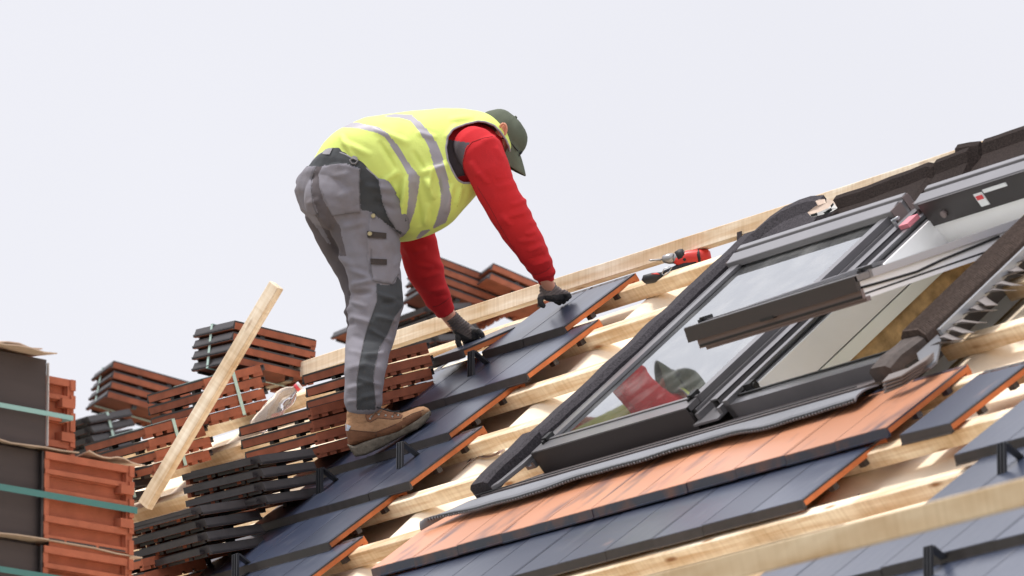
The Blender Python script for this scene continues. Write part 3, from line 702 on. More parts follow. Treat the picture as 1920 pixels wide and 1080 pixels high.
# foam along the ridge above the windows: standing flexible sheets with cuts
def onv(x, y, v):
    r = pix(x, y, 1) - CAMP; b = Vector((0, CP*v, SP*v)); tt = (b - CAMP).dot(V)/r.dot(V); p = CAMP + r*tt; return p.dot(U), p.dot(N)
def standing(top, m, label, thick=.022, lean=.02, drop=None):
    full = []
    for p, q in zip(top, top[1:]):
        for i in range(6): full.append([p[k]+(q[k]-p[k])*i/6 for k in range(3)])
    full.append(list(top[-1])); bm = bmesh.new(); prev = None
    for k_, (x, y, v) in enumerate(full):
        u, h = onv(x, y, v); h += .003*noise.noise(Vector((u*6, 0, 0))); h0 = min(-.03, h-.03) if drop is None else h-drop
        vb_ = min(v-.03, .085 if v > .2 else v-.03); ub_ = u+.03; ring = [bm.verts.new(p) for p in (R(ub_, vb_, .0), R(u+.01, v-.03, h-.03), R(u, v, h), R(u, v+thick, h+.004), R(u+.02, v+thick-.01, h0))]
        if prev:
            for k in range(5): bm.faces.new((prev[k], prev[(k+1) % 5], ring[(k+1) % 5], ring[k]))
        else: bm.faces.new(ring)
        prev = ring
    bm.faces.new(prev[::-1]); bmesh.ops.recalc_face_normals(bm, faces=bm.faces)
    o = mk('ridge_foam_sheet', bm, m, None, base=R(onv(*top[0])[0], top[0][2], 0)); tag(o, label, 'foam strip'); return o
standing([(1366, 480, .10), (1400, 448, .16), (1436, 416, .22), (1462, 398, .25), (1490, 385, .27), (1512, 378, .28), (1536, 376, .28)], FOAM, 'dark grey foam curling over where the left foam strip meets the ridge', thick=.03)
standing([(1562, 375, .29), (1620, 356, .29), (1700, 326, .29), (1735, 312, .29), (1748, 314, .29)], FOAMB, 'long brown black foam sheet standing along the ridge behind the closed skylight')
standing([(1750, 307, .26), (1775, 298, .26), (1812, 284, .26), (1835, 304, .26)], FOAMB, 'brown black foam sheet with a raised square corner above the gap between skylights')
standing([(1790, 279, .33), (1812, 275, .33), (1833, 273, .33)], FOAMB, 'short brown black foam piece left of the bright slit at the top right')
standing([(1840, 269, .33), (1880, 255, .33), (1925, 241, .33), (1990, 218, .33)], FOAMB, 'brown black foam sheet running out of the top right corner of the photo')
q = rbp(.60); rt = thing('ridge_bracket', q - Vector((0, 0, .1)), 'black metal bracket under the ridge board, right of the drill', 'bracket')
bm = bmesh.new(); box(bm, q.x+.03, q.x+.06, q.y-.03, q.y-.026, q.z-.09, q.z+.0); mk('upright', bm, RUB2, rt)
bm = bmesh.new(); box(bm, q.x-.09, q.x+.0595, q.y-.0295, q.y+.03, q.z-.098, q.z-.0905); mk('foot_plate', bm, RUB2, rt)
bm = bmesh.new(); box(bm, q.x-.10, q.x-.094, q.y-.029, q.y+.03, q.z-.0975, q.z-.075); mk('bent_lip', bm, RUB2, rt)

# ================================================================== PALLET PACK (left foreground)
t_ = cvec(.68, 0, .733); t_ = Vector((t_.x, t_.y, 0)).normalized(); nrm = Vector((t_.y, -t_.x, 0)); 
if nrm.dot(CD) > 0: nrm = -nrm
Z3 = Vector((0, 0, 1)); DP = 25.3
edge_tile = TM
def pack_tile(corner, face_out, label, group, me):
    """tile standing on its long edge; `corner` = lower end of its near vertical edge"""
    if face_out: X, Y, Zz = Z3, -t_, (Z3.cross(-t_))
    else: X, Y, Zz = Z3, t_, Z3.cross(t_)
    put_tile(me, corner, X, Y, Zz, label, group)
layers = [(-1, 'fourth layer'), (0, 'third layer'), (1, 'second layer'), (2, 'top layer')]
base = pix(92, 1012, DP)
pal = thing('cardboard_sheet', pix(60, 690, DP), 'frayed cardboard sheets covering the top of the foreground tile pallet', 'cardboard')
TMP = tile_mesh('roof_tile', mat('dark_engobe_dull', (.072, .057, .055), .7, spec=.25, var=.12, vscale=6, stretch=(4, .5, 4)), NOSE, mat('fired_clay_pack', (.40, .125, .070), .85, spec=.2, var=.15, vscale=14, bump=.25, bscale=120), pack=True)
for k, nm in ((1, 'top'), (0, 'second'), (-1, 'lowest')):
    zz = k*.318 + (0 if k < 2 else 0)
    for j in range(7):
        # left block: dark faces outward ; right block: clay undersides outward
        c = base + Z3*(zz-.004) - nrm*(.052*j+.02)
        for half in ((0,) if j else (0,)):
            pack_tile(c - t_*.0, True, f'dark tile on edge, {ORD[j]} inwards, {nm} layer of the left pallet block', 'dark faced tiles standing in the left pallet block', TMP)
        d = base + Z3*(zz-.004) - nrm*(.052*j+.03) - t_*.03
        if k == 1: d += -Z3*.045 - nrm*.06 - t_*.22
        X, Y, Zz = Z3, t_, Z3.cross(t_)
        # underside outward: local z must point inward (-nrm)
        if Zz.dot(nrm) > 0: X = -Z3; Zz = X.cross(Y); d = d + Z3*.30
        put_tile(TMP, d, X, Y, Zz, f'ribbed clay tile on edge, {ORD[j]} inwards, {nm} layer of the right pallet block', 'clay tiles standing in the right pallet block')
def sheet_card(c, a, b, nm, lab, warp=.01, root=None, seed=0):
    bm = bmesh.new(); n = 8; g = []
    for i in range(n+1):
        g.append([(c + t_*(a[0]+(a[1]-a[0])*i/n) + nrm*(b[0]+(b[1]-b[0])*j/4) + Z3*(warp*noise.noise(Vector((i*.5+seed, j*.6, seed))))) for j in range(5)])
    T = [[bm.verts.new(p+Z3*.002) for p in r] for r in g]; B = [[bm.verts.new(p-Z3*.002) for p in r] for r in g]
    for i in range(n):
        for j in range(4):
            bm.faces.new((T[i][j], T[i+1][j], T[i+1][j+1], T[i][j+1])); bm.faces.new((B[i][j+1], B[i+1][j+1], B[i+1][j], B[i][j]))
    for i in range(n): bm.faces.new((T[i][0], B[i][0], B[i+1][0], T[i+1][0])); bm.faces.new((T[i][4], T[i+1][4], B[i+1][4], B[i][4]))
    for j in range(4): bm.faces.new((T[0][j], T[0][j+1], B[0][j+1], B[0][j])); bm.faces.new((T[n][j], B[n][j], B[n][j+1], T[n][j+1]))
    bmesh.ops.recalc_face_normals(bm, faces=bm.faces)
    if root: return mk(nm, bm, CARD, root)
    o = mk(nm, bm, CARD, None, base=c); return tag(o, lab, 'cardboard')
top = base + Z3*(1*.318+.305)
sheet_card(top+Z3*.004, (-.5, -.02), (-.35, .05), 'sheet', '', .015, pal, 1); sheet_card(top+Z3*.018, (-.48, -.06), (-.35, .02), 'sheet', '', .02, pal, 5)
sheet_card(base+Z3*(1*.318-.006)-nrm*.02, (.17, .43), (-.30, .03), 'cardboard_sheet', 'cardboard flap on top of the right pallet block', .02, None, 9)
sheet_card(base+Z3*(1*.318-.009), (-.5, .12), (-.30, .014), 'cardboard_sheet', 'thin cardboard sheet between the top two pallet layers', .014, None, 4)
sheet_card(base+Z3*(0*.318-.009), (-.5, .42), (-.30, .012), 'cardboard_sheet', 'thin cardboard sheet between the second and lowest pallet layers', .012, None, 6)
# pallet base under the lowest layer
bm = bmesh.new()
def pf_(a, b, c): return base + t_*a - nrm*b + Z3*c
for b_ in (0.0, .16, .32): box(bm, -.45, .45, b_, b_+.08, -.36-.12, -.36-.10+.02, pf_)
for a_ in (-.45, -.05, .35): box(bm, a_, a_+.1, .0, .40, -.36-.20, -.36-.125, pf_)
o = mk('pallet', bm, WOOD, None, base=pf_(0, 0, -.56)); tag(o, 'timber pallet carrying the foreground blocks of roof tiles', 'pallet')
def band(z, m, label, w_=.012, x0=-.5, x1=.425, slope=0, out=.003):
    bm = bmesh.new(); e = .004
    pts = [base + t_*x0 + nrm*out + Z3*z, base + t_*.012 + nrm*out + Z3*(z), base + t_*x1 + nrm*out + Z3*z, base + t_*x1 - nrm*.39 + Z3*z, base + t_*x0 - nrm*.39 + Z3*z]
    for i in range(5):
        p, q = pts[i], pts[(i+1) % 5]; d = (q-p).normalized(); nn = d.cross(Z3)*.0012
        hexa(bm, [p-nn-Z3*w_, q-nn-Z3*w_, q+nn-Z3*w_, p+nn-Z3*w_, p-nn+Z3*w_, q-nn+Z3*w_, q+nn+Z3*w_, p+nn+Z3*w_])
    bmesh.ops.recalc_face_normals(bm, faces=bm.faces)
    o = mk('pallet_strap', bm, m, None, base=pts[0]); return tag(o, label, 'strap')
band(.425, TEALP, 'pale teal strap round the top layer of the foreground pallet', .008, x1=.10)
band(.145, TEAL, 'dark teal strap round the second layer of the foreground pallet', .011, x1=.385, out=.02)
band(-.13, TEAL, 'dark teal strap cut by the bottom left corner of the photo', .010, x1=.385, out=.02)
for k in (1, 0, -1):
    bm = bmesh.new(); box(bm, .001, .004, .014, .024, k*.318+.002, k*.318+.285, pf_)
    tag(mk('edge_strip', bm, mat('pale_edge_board', (.62, .58, .56), .8), None, base=pf_(.004, 0, k*.318)), 'pale edge strip at the corner of the %s layer of the left pallet block' % {1: 'top', 0: 'second', -1: 'lowest'}[k], 'edge strip')

# ================================================================== DRILL, BOTTLE, PAPER
RED = mat('red_plastic', (.60, .035, .025), .42, spec=.5, var=.05); BLK = mat('black_plastic', (.018, .018, .020), .55, spec=.4); STEEL = mat('steel', (.35, .34, .34), .35, metal=.8)
dd_ = depth(R(.32, .455, -.06))
def DP_(x, y, d=0): return pix(x, y, dd_+d)
def zq(x, y): return 1120+x/4.5, 380+y/4.5
rt = thing('cordless_drill', DP_(1270, 515), 'red and black cordless drill lying by the ridge board', 'drill')
mpx = dd_/FPX
def lofts(name, secs, m, parent, n=16, pw=2.6, vdir=None, cap=True, smooth=True, base=None, bevel=0):
    """secs: (pixel point tuple in zoom coords or Vector, half height m, half depth m)"""
    bm = bmesh.new(); rings = []
    cs = [s[0] for s in secs]
    for i, (c, a, b) in enumerate(secs):
        T = (cs[min(i+1, len(cs)-1)]-cs[max(0, i-1)]).normalized(); D = (CD - T*CD.dot(T)).normalized(); Uu = D.cross(T)
        rings.append([bm.verts.new(p) for p in ell(c, Uu*a, D*b, n, pw)])
    skin(bm, rings); bmesh.ops.recalc_face_normals(bm, faces=bm.faces)
    return mk(name, bm, m, parent, smooth=True, base=base)
Q = lambda x, y, d=0: DP_(*zq(x, y), d)
bd = lofts('body', [(Q(652, 512), .010, .02), (Q(668, 495), .020, .028), (Q(760, 470), .030, .034), (Q(860, 462), .031, .034), (Q(935, 450), .028, .032), (Q(958, 446), .016, .02)], RED, rt)
lofts('motor_cap', [(Q(845, 470, -.003), .026, .033), (Q(862, 466, -.003), .033, .037), (Q(868, 465, -.003), .033, .037)], BLK, bd)
lofts('gearbox', [(Q(640, 485), .016, .020), (Q(655, 482), .021, .024), (Q(700, 458), .026, .026), (Q(745, 447), .022, .024)], STEEL, rt)
lofts('torque_ring', [(Q(676, 470), .027, .029), (Q(712, 452), .029, .031), (Q(735, 447), .027, .029)], BLK, rt)
lofts('chuck', [(Q(545, 480), .005, .006), (Q(555, 478), .014, .014), (Q(600, 474), .020, .020), (Q(648, 468), .021, .021)], STEEL, rt)
lofts('bit', [(Q(432, 486), .001, .001), (Q(450, 486), .004, .004), (Q(500, 484), .0035, .0035), (Q(550, 480), .004, .004)], STEEL, rt, n=8)
lofts('handle', [(Q(830, 500, -.01), .026, .022), (Q(740, 545, -.01), .026, .022), (Q(660, 580, 0), .021, .020), (Q(560, 615, .01), .018, .019)], BLK, rt)
lofts('battery', [(Q(385, 665, 0), .008, .03), (Q(400, 650, 0), .018, .036), (Q(470, 635, 0), .020, .038), (Q(560, 620, 0), .016, .036)], BLK, rt, pw=4)
lofts('battery_trim', [(Q(455, 603, -.004), .003, .03), (Q(500, 600, -.004), .005, .034), (Q(550, 612, -.004), .003, .03)], RED, rt)
bm = bmesh.new(); tube(bm, [Q(545, 600, -.045), Q(560, 560, -.045), Q(605, 540, -.045), (Q(630, 545, -.045)), Q(600, 590, -.045), Q(560, 612, -.045), Q(545, 600, -.045)], .0022, 6); mk('belt_clip', bm, ALU, rt)
bm = bmesh.new(); cyl(bm, Q(735, 480, -.036), Q(735, 480, -.030), .006); mk('switch', bm, BLK, bd)

PET = bpy.data.materials.new('clear_bottle'); PET.use_nodes = True; b = PET.node_tree.nodes['Principled BSDF']
b.inputs['Transmission Weight'].default_value = .90; b.inputs['Roughness'].default_value = .10; b.inputs['IOR'].default_value = 1.10; b.inputs['Base Color'].default_value = (.93, .93, .96, 1)
bp0 = onroof(520, 770, .02); bdp = depth(bp0)-.05
rt = thing('plastic_bottle', pix(500, 780, bdp), 'clear crumpled plastic drink bottle with a red cap lying among the tile stacks', 'bottle')
def BQ(x, y): return pix(340+x/3.856, 580+y/3.856, bdp)
ax = [((540, 860), .036), ((600, 795), .040), ((625, 768), .037), ((650, 745), .041), ((690, 700), .040), ((710, 680), .037), ((740, 650), .041), ((765, 625), .039), ((795, 600), .030), ((815, 583), .017), ((828, 573), .013)]
bm = bmesh.new(); rings = []; cs = [BQ(*p) for p, r in ax]; random.seed(5)
for i, (c, (p, r)) in enumerate(zip(cs, ax)):
    T = (cs[min(i+1, len(cs)-1)]-cs[max(0, i-1)]).normalized(); D = (CD-T*CD.dot(T)).normalized(); Uu = D.cross(T)
    rings.append([bm.verts.new(c+(Uu*math.cos(a)+D*math.sin(a))*r*(1+.06*math.sin(5*a+i))) for a in [2*math.pi*k/24 for k in range(24)]])
skin(bm, rings); mk('bottle_body', bm, PET, rt)
bm = bmesh.new(); cyl(bm, BQ(826, 574), BQ(848, 556), .0165, .0165, 18); mk('cap', bm, mat('red_cap', (.70, .06, .08), .4), rt)
bm = bmesh.new(); cyl(bm, BQ(846, 558), BQ(862, 545), .017, .0165, 18); mk('cap_ring', bm, mat('white_cap_band', (.75, .70, .72), .4), rt)

# torn printed paper on the ridge above the closed skylight
PAPER = mat('torn_paper', (.70, .56, .46), .8, spec=.2, var=.12, vscale=20); PAPW = mat('printed_paper_white', (.78, .77, .74), .7); PAPB = mat('printed_paper_dark', (.03, .035, .035), .7)
ppd = depth(R(1.42, .06, .08))-.05
def PP(x, y, d=0): return pix(1440+x/6.75, 300+y/6.75, ppd+d)
rt = thing('torn_paper', PP(700, 640), 'torn paper wrapper with a black and white chequered edge on the ridge', 'paper')
def poly(name, pts, m, th=.002, par=None):
    bm = bmesh.new(); A = [bm.verts.new(PP(*p)) for p in pts]; B = [bm.verts.new(PP(*p)+CD*th) for p in pts]
    skin(bm, [A, B]); 
    for f in bm.faces: f.smooth = False
    bmesh.ops.recalc_face_normals(bm, faces=bm.faces); return mk(name, bm, m, par or rt)
poly('crumpled_fold', [(600, 520, .0), (650, 495, .01), (720, 495, .02), (740, 560, .0), (700, 600, -.01), (640, 590, -.01)], PAPER, .02)
wr = poly('wrapper', [(500, 665, -.03), (600, 585, -.02), (740, 540, .0), (740, 490, .01), (830, 520, .0), (880, 610, -.02), (800, 650, -.03), (640, 700, -.04), (550, 720, -.04)], PAPER, .006)
poly('white_edge', [(530, 700, -.048), (640, 660, -.046), (760, 610, -.036), (830, 545, -.02), (880, 610, -.03), (800, 655, -.04), (640, 705, -.05), (555, 722, -.05)], PAPW, .003, wr)
for q in ([(535, 690), (620, 665), (630, 700), (550, 718)], [(700, 665), (770, 630), (800, 650), (720, 690)], [(790, 575), (825, 540), (835, 565), (800, 605)], [(740, 640), (800, 605), (815, 640), (760, 665)]):
    poly('printed_square', [(x, y, -.056) for x, y in q], PAPB, .002, wr)
# ================================================================== THE WORKER
dg = None
def ell_loft(secs, n=28, mi=0, pw=2.2, bm=None):
    """secs: (centre, half-axis A, half-axis B) as vectors"""
    bm = bm or bmesh.new(); rings = [[bm.verts.new(p) for p in ell(c, A, B, n, pw)] for c, A, B in secs]
    k0 = len(bm.faces); skin(bm, rings, mi); return bm
def limb(pts, mi=0, n=24, pw=2.1, bm=None, cap_round=True):
    """pts: (x, y, d, half width px, half depth m) in pixel space; end sections get rounded"""
    cs = [P(p[0], p[1], p[2]) for p in pts]; secs = []
    for i, p in enumerate(pts):
        T = (cs[min(i+1, len(cs)-1)]-cs[max(0, i-1)]).normalized(); D = (CD-T*CD.dot(T)).normalized(); W = D.cross(T)
        secs.append((cs[i], W*(p[3]*S0), D*p[4]))
    if cap_round:
        for end, idx in ((0, 0), (-1, -1)):
            c, A, B = secs[idx]; nxt = secs[1][0] if idx == 0 else secs[-2][0]; T = (c-nxt).normalized(); r = min(A.length, B.length)
            ex = (c+T*r*.5, A*.80, B*.80), (c+T*r*.8, A*.45, B*.45)
            if idx == 0: secs = [ex[1], ex[0]]+secs
            else: secs = secs+[ex[0], ex[1]]
    return ell_loft(secs, n, mi, pw, bm)
def ball(c, A, B, Cc, mi=0, bm=None, n=20):
    bm = bm or bmesh.new(); secs = []
    for i in range(1, 12):
        t = math.pi*i/12; secs.append((c - Cc*math.cos(t), A*math.sin(t), B*math.sin(t)))
    return ell_loft(secs, n, mi, 2, bm)
def fuse(name, bm, voxel, smooth_it=6, disp=None, mats=None, pick=None, parent=None, raise_=None):
    """union the overlapping lofts into one continuous skin, then wrinkle, paint panels and link"""
    bmesh.ops.recalc_face_normals(bm, faces=bm.faces)
    src = bpy.data.meshes.new(name+'_src'); bm.to_mesh(src)
    tmp = bpy.data.objects.new(name+'_tmp', src); COL.objects.link(tmp)
    r = tmp.modifiers.new('r', 'REMESH'); r.mode = 'VOXEL'; r.voxel_size = voxel; r.adaptivity = 0
    if smooth_it: sm = tmp.modifiers.new('s', 'SMOOTH'); sm.factor = .5; sm.iterations = smooth_it
    bpy.context.view_layer.update(); dgp = bpy.context.evaluated_depsgraph_get()
    me = bpy.data.meshes.new_from_object(tmp.evaluated_get(dgp)); bpy.data.objects.remove(tmp); bpy.data.meshes.remove(src); bm.free()
    b = bmesh.new(); b.from_mesh(me); bpy.data.meshes.remove(me); b.normal_update()
    nrm_ = [v.normal.copy() for v in b.verts]
    for v, nn in zip(b.verts, nrm_):
        x, y = topx(v.co); d = 0
        if disp: d += disp(v.co, x, y, nn)
        if raise_: d += raise_(x, y, nn)
        v.co += nn*d
    if raise_:
        bmesh.ops.smooth_vert(b, verts=b.verts, factor=.4, use_axis_x=True, use_axis_y=True, use_axis_z=True)
    for f in b.faces:
        f.smooth = True
        if pick:
            c = f.calc_center_median(); x, y = topx(c); f.material_index = pick(x, y, depth(c)-D0, f.normal)
    return mk(name, b, mats, parent)
def inpoly(x, y, pl):
    r = False; j = len(pl)-1
    for i in range(len(pl)):
        xi, yi = pl[i]; xj, yj = pl[j]
        if (yi > y) != (yj > y) and x < (xj-xi)*(y-yi)/(yj-yi)+xi: r = not r
        j = i
    return r
def Z1(*p): return [(520+x/3.177, 180+y/3.177) for x, y in p]
def Z6(*p): return [(600+x/3.856, 460+y/3.856) for x, y in p]
def Zp(*p): return [(540+x/5.142, 270+y/5.142) for x, y in p]
HIP = P(640, 380, .1)
FTC = onroof(745, 820, -.01)
man = thing('person', FTC, 'bending worker in yellow reflective vest, red sweater, grey trousers and green cap', 'person')

# pose: depths
dFoot = depth(onroof(720, 825, .03))-D0
dLH = depth(onroof(872, 628, .03))-D0; dRH = depth(onroof(1035, 556, .03))-D0
# ---------------- trousers
bm = bmesh.new(); LAT = (CR*.42 - CD*.9).normalized()         # towards his right side
def sec(x0, y0, x1, y1, d, lat, up=0):
    """section whose outline touches pixels (x0,y0) and (x1,y1)"""
    a, b = P(x0, y0, d), P(x1, y1, d); return ((a+b)/2, (a-b)/2, (LAT+CU*up).normalized()*lat)
ell_loft([sec(640, 275, 760, 400, .03, .14, .40), sec(605, 282, 752, 412, .03, .178, .42), sec(584, 304, 750, 420, .03, .184, .36), sec(568, 325, 752, 430, .04, .182, .2), sec(560, 352, 748, 440, .06, .18), sec(572, 392, 740, 450, .08, .17), sec(600, 420, 720, 460, .08, .12)], bm=bm, pw=2.3)
ball(P(640, 372, -.01), P(640, 372, 0)-P(575, 355, 0), CD*.10, (P(640, 372)-P(660, 312))*1.0, bm=bm)
ball(P(606, 362, .20), P(606, 362, 0)-P(560, 350, 0), CD*.11, (P(606, 360)-P(620, 308))*1.0, bm=bm)
limb([(672, 392, .0, 62, .105), (684, 430, .0, 63, .105), (693, 470, -.02, 56, .098), (701, 510, -.04, 50, .090), (705, 545, -.06, 50, .083), (706, 570, -.08, 51, .080), (699, 610, -.10, 47, .078), (690, 650, -.12, 43, .075), (684, 700, dFoot-.0, 38, .070), (681, 740, dFoot+.0, 35.5, .066), (681, 757, dFoot+.0, 36, .064)], bm=bm)
limb([(612, 392, .22, 44, .10), (628, 430, .24, 42, .10), (646, 470, .25, 38, .09), (664, 510, .24, 34, .085), (676, 545, .22, 31, .08), (681, 575, .22, 33.5, .08), (683, 610, .24, 34, .075), (688, 650, .28, 30, .07), (694, 700, .33, 28, .065), (699, 735, .36, 27, .06)], bm=bm)
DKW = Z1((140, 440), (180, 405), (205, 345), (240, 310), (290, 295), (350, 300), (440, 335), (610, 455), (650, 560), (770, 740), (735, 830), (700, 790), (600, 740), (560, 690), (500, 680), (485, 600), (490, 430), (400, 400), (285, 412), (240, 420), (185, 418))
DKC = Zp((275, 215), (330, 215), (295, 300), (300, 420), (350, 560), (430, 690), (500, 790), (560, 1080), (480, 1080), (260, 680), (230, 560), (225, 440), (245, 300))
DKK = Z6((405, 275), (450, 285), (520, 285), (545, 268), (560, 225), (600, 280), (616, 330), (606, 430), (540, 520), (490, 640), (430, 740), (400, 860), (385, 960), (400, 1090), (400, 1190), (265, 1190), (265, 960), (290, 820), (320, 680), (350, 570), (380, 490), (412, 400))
PK1 = Zp((110, 225), (270, 215), (228, 330), (225, 480), (290, 670), (250, 690), (170, 640), (110, 520), (85, 380))
PK2 = Zp((350, 215), (470, 188), (560, 195), (692, 235), (688, 400), (695, 655), (560, 672), (425, 690), (370, 560), (310, 420), (300, 300))
PK3 = Z1((555, 690), (700, 800), (722, 870), (722, 1085))+Z6((560, 0), (566, 205), (520, 280), (455, 270), (385, 255), (368, 180), (372, 0))+Z1((545, 1080), (535, 880), (545, 760))
PK4 = Zp((870, 335), (940, 335), (1000, 420), (1110, 620), (1140, 780), (1100, 850), (1040, 820), (960, 700), (910, 560))
def crease(x, y, x0, y0, x1, y1, w_, a):
    dx, dy = x1-x0, y1-y0; t = ((x-x0)*dx+(y-y0)*dy)/(dx*dx+dy*dy)
    if t < -.3 or t > 1.3: return 0
    tt = max(0, min(1, t)); ex = x0+tt*dx; ey = y0+tt*dy; d2 = (x-ex)**2+(y-ey)**2
    if d2 > 9*w_*w_: return 0
    e = max(0, 1-abs(2*tt-1)**3); sgn = ((x-x0)*dy-(y-y0)*dx)/math.hypot(dx, dy)/w_
    return a*e*math.exp(-d2/(2*w_*w_))*(1-.9*sgn)
CRS = [(690, 300, 742, 330, 5, .006), (680, 345, 745, 352, 5, .006), (700, 372, 748, 392, 5, -.006), (640, 425, 690, 412, 5, .005), (650, 500, 700, 520, 4, .006),
       (655, 532, 706, 522, 4, .007), (652, 548, 700, 545, 4, -.007), (655, 562, 690, 575, 4, .006), (708, 548, 752, 566, 4, .007), (712, 568, 756, 560, 4, -.006), (700, 590, 745, 600, 4, .007), (655, 590, 700, 604, 4, .005),
       (690, 612, 735, 640, 4, .006), (660, 628, 712, 640, 4, -.005), (652, 655, 700, 668, 4, .005), (680, 668, 722, 660, 4, .006), (650, 690, 690, 680, 4, .004), (668, 706, 718, 722, 4, .006), (648, 728, 690, 716, 4, .005), (672, 745, 714, 735, 4, .006), (648, 752, 680, 748, 3, .004),
       (626, 470, 668, 500, 5, .005), (620, 440, 640, 480, 4, -.004), (600, 400, 622, 430, 4, .004), (576, 380, 600, 372, 4, .004), (630, 370, 664, 352, 5, .003), (622, 330, 660, 322, 4, .003), (735, 500, 752, 470, 4, .005), (640, 590, 662, 570, 4, .006), (644, 610, 668, 600, 4, -.005)]
def tr_disp(p, x, y, nn):
    q = Vector((p.dot(CR)*9, p.dot(CU)*30, p.dot(CD)*9)); q2 = Vector((p.dot(CR)*30, p.dot(CU)*14, p.dot(CD)*22))
    r = .0030*noise.noise(q) + .0016*noise.noise(q2)
    if nn.dot(CD) < .5: 
        for c in CRS: r += crease(x, y, *c)*1.25
    return r
def tr_raise(x, y, nn):
    front = nn.dot(CD) < .25
    if not front: return 0
    for pk, hgt in ((PK1, .006), (PK2, .009), (PK3, .008), (PK4, .020)):
        if inpoly(x, y, pk): return hgt
    return 0
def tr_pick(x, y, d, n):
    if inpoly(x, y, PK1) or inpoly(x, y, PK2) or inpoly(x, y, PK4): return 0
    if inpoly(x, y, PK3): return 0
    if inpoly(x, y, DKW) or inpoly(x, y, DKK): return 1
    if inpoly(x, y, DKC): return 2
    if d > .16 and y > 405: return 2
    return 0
TG = mat('grey_work_cloth', (.235, .225, .255), .9, spec=.15, var=.10, vscale=6, bump=.35, bscale=260, col2=(.17, .135, .125), col2pos=(.52, .80))
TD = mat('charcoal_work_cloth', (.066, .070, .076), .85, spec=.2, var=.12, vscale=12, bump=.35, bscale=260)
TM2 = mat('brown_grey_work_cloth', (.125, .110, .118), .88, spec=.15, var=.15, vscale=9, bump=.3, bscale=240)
trousers = fuse('trousers', bm, .0055, 4, tr_disp, [TG, TD, TM2], tr_pick, man, tr_raise)
def bvh_of(*obs):
    vs, fs = [], []
    for o in obs:
        off = OFF[o.name]; k = len(vs); vs += [v.co+off for v in o.data.vertices]; fs += [[i+k for i in f.vertices] for f in o.data.polygons]
    return BVHTree.FromPolygons(vs, fs)
def hit(tree, x, y, lift=.002):
    r = (pix(x, y, 1)-CAMP).normalized(); h = tree.ray_cast(CAMP, r)
    if h[0] is None: return P(x, y, 0)
    return h[0] - r*lift
def ribbon(tree, pts, w_, th, m, name, parent, step=6, lift=.0015):
    full = []
    for p, q in zip(pts, pts[1:]):
        n = max(1, int(math.dist(p, q)/step)); full += [(p[0]+(q[0]-p[0])*i/n, p[1]+(q[1]-p[1])*i/n) for i in range(n)]
    full.append(pts[-1]); bm = bmesh.new(); tube(bm, [hit(tree, *p, lift) for p in full], w_, 8); return mk(name, bm, m, parent)
def patch(tree, pl, th, m, name, parent, nx=8, ny=5):
    """quad patch p00,p10,p11,p01 laid on the surface"""
    (a, b, c, d) = pl; bm = bmesh.new(); T = []; B = []
    for i in range(nx+1):
        for j in range(ny+1):
            s, t = i/nx, j/ny; x = (a[0]*(1-s)+b[0]*s)*(1-t)+(d[0]*(1-s)+c[0]*s)*t; y = (a[1]*(1-s)+b[1]*s)*(1-t)+(d[1]*(1-s)+c[1]*s)*t
            T.append(bm.verts.new(hit(tree, x, y, th))); B.append(bm.verts.new(hit(tree, x, y, -.002)))
    k = ny+1
    for i in range(nx):
        for j in range(ny):
            q = [i*k+j, (i+1)*k+j, (i+1)*k+j+1, i*k+j+1]; bm.faces.new([T[z] for z in q]); bm.faces.new([B[z] for z in q[::-1]])
    for i in range(nx):
        for j in (0, ny): bm.faces.new((T[i*k+j], T[(i+1)*k+j], B[(i+1)*k+j], B[i*k+j]))
    for j in range(ny):
        for i in (0, nx): bm.faces.new((T[i*k+j], T[i*k+j+1], B[i*k+j+1], B[i*k+j]))
    bmesh.ops.recalc_face_normals(bm, faces=bm.faces)
    return mk(name, bm, m, parent)
tt = bvh_of(trousers)
FLAP = mat('brown_flap_cloth', (.055, .045, .042), .85, spec=.2)
fl = patch(tt, Zp((762, 838), (950, 858), (948, 912), (766, 902)), .006, FLAP, 'pocket_flap', trousers)
patch(tt, Z6((366, 95), (484, 100), (484, 140), (366, 136)), .006, FLAP, 'pocket_flap', trousers)
BRASS = mat('brass_button', (.55, .48, .30), .35, metal=.7)
for x, y in Zp((822, 692), (789, 865)):
    p = hit(tt, x, y, .004); q = hit(tt, x, y, .011); bm = bmesh.new(); cyl(bm, p, q, .0095, .0075, 14); mk('button', bm, BRASS, trousers)
LOOP = mat('grey_belt_loop', (.26, .25, .27), .9)
patch(tt, Zp((350, 42), (430, 38), (400, 100), (330, 98)), .006, LOOP, 'belt_loop', trousers, 4, 4)
patch(tt, Zp((625, 108), (668, 125), (672, 165), (612, 140)), .006, LOOP, 'belt_loop', trousers, 4, 4)
bm = bmesh.new(); tube(bm, [hit(tt, *p, .008) for p in Zp((600, 150), (630, 140), (675, 160), (650, 190), (615, 188), (598, 160), (600, 150))], .0035, 6); mk('d_ring', bm, mat('grey_plastic', (.16, .15, .16), .5), trousers)
SEAM = mat('seam_thread', (.13, .125, .135), .9)
for pts in (Zp((692, 235), (686, 400), (695, 655), (560, 672), (425, 690)), Zp((270, 215), (226, 340), (222, 460), (245, 600), (290, 700)), Z6((410, 280), (412, 400), (380, 490), (350, 570), (318, 680), (290, 820), (268, 960), (264, 1170)), Z6((600, 440), (540, 520), (490, 640), (432, 740), (402, 860), (386, 960), (402, 1150)), Z6((368, 140), (370, 180), (385, 255), (455, 270), (520, 280), (566, 208))):
    ribbon(tt, pts, .0016, 0, SEAM, 'seam', trousers, lift=.0006)

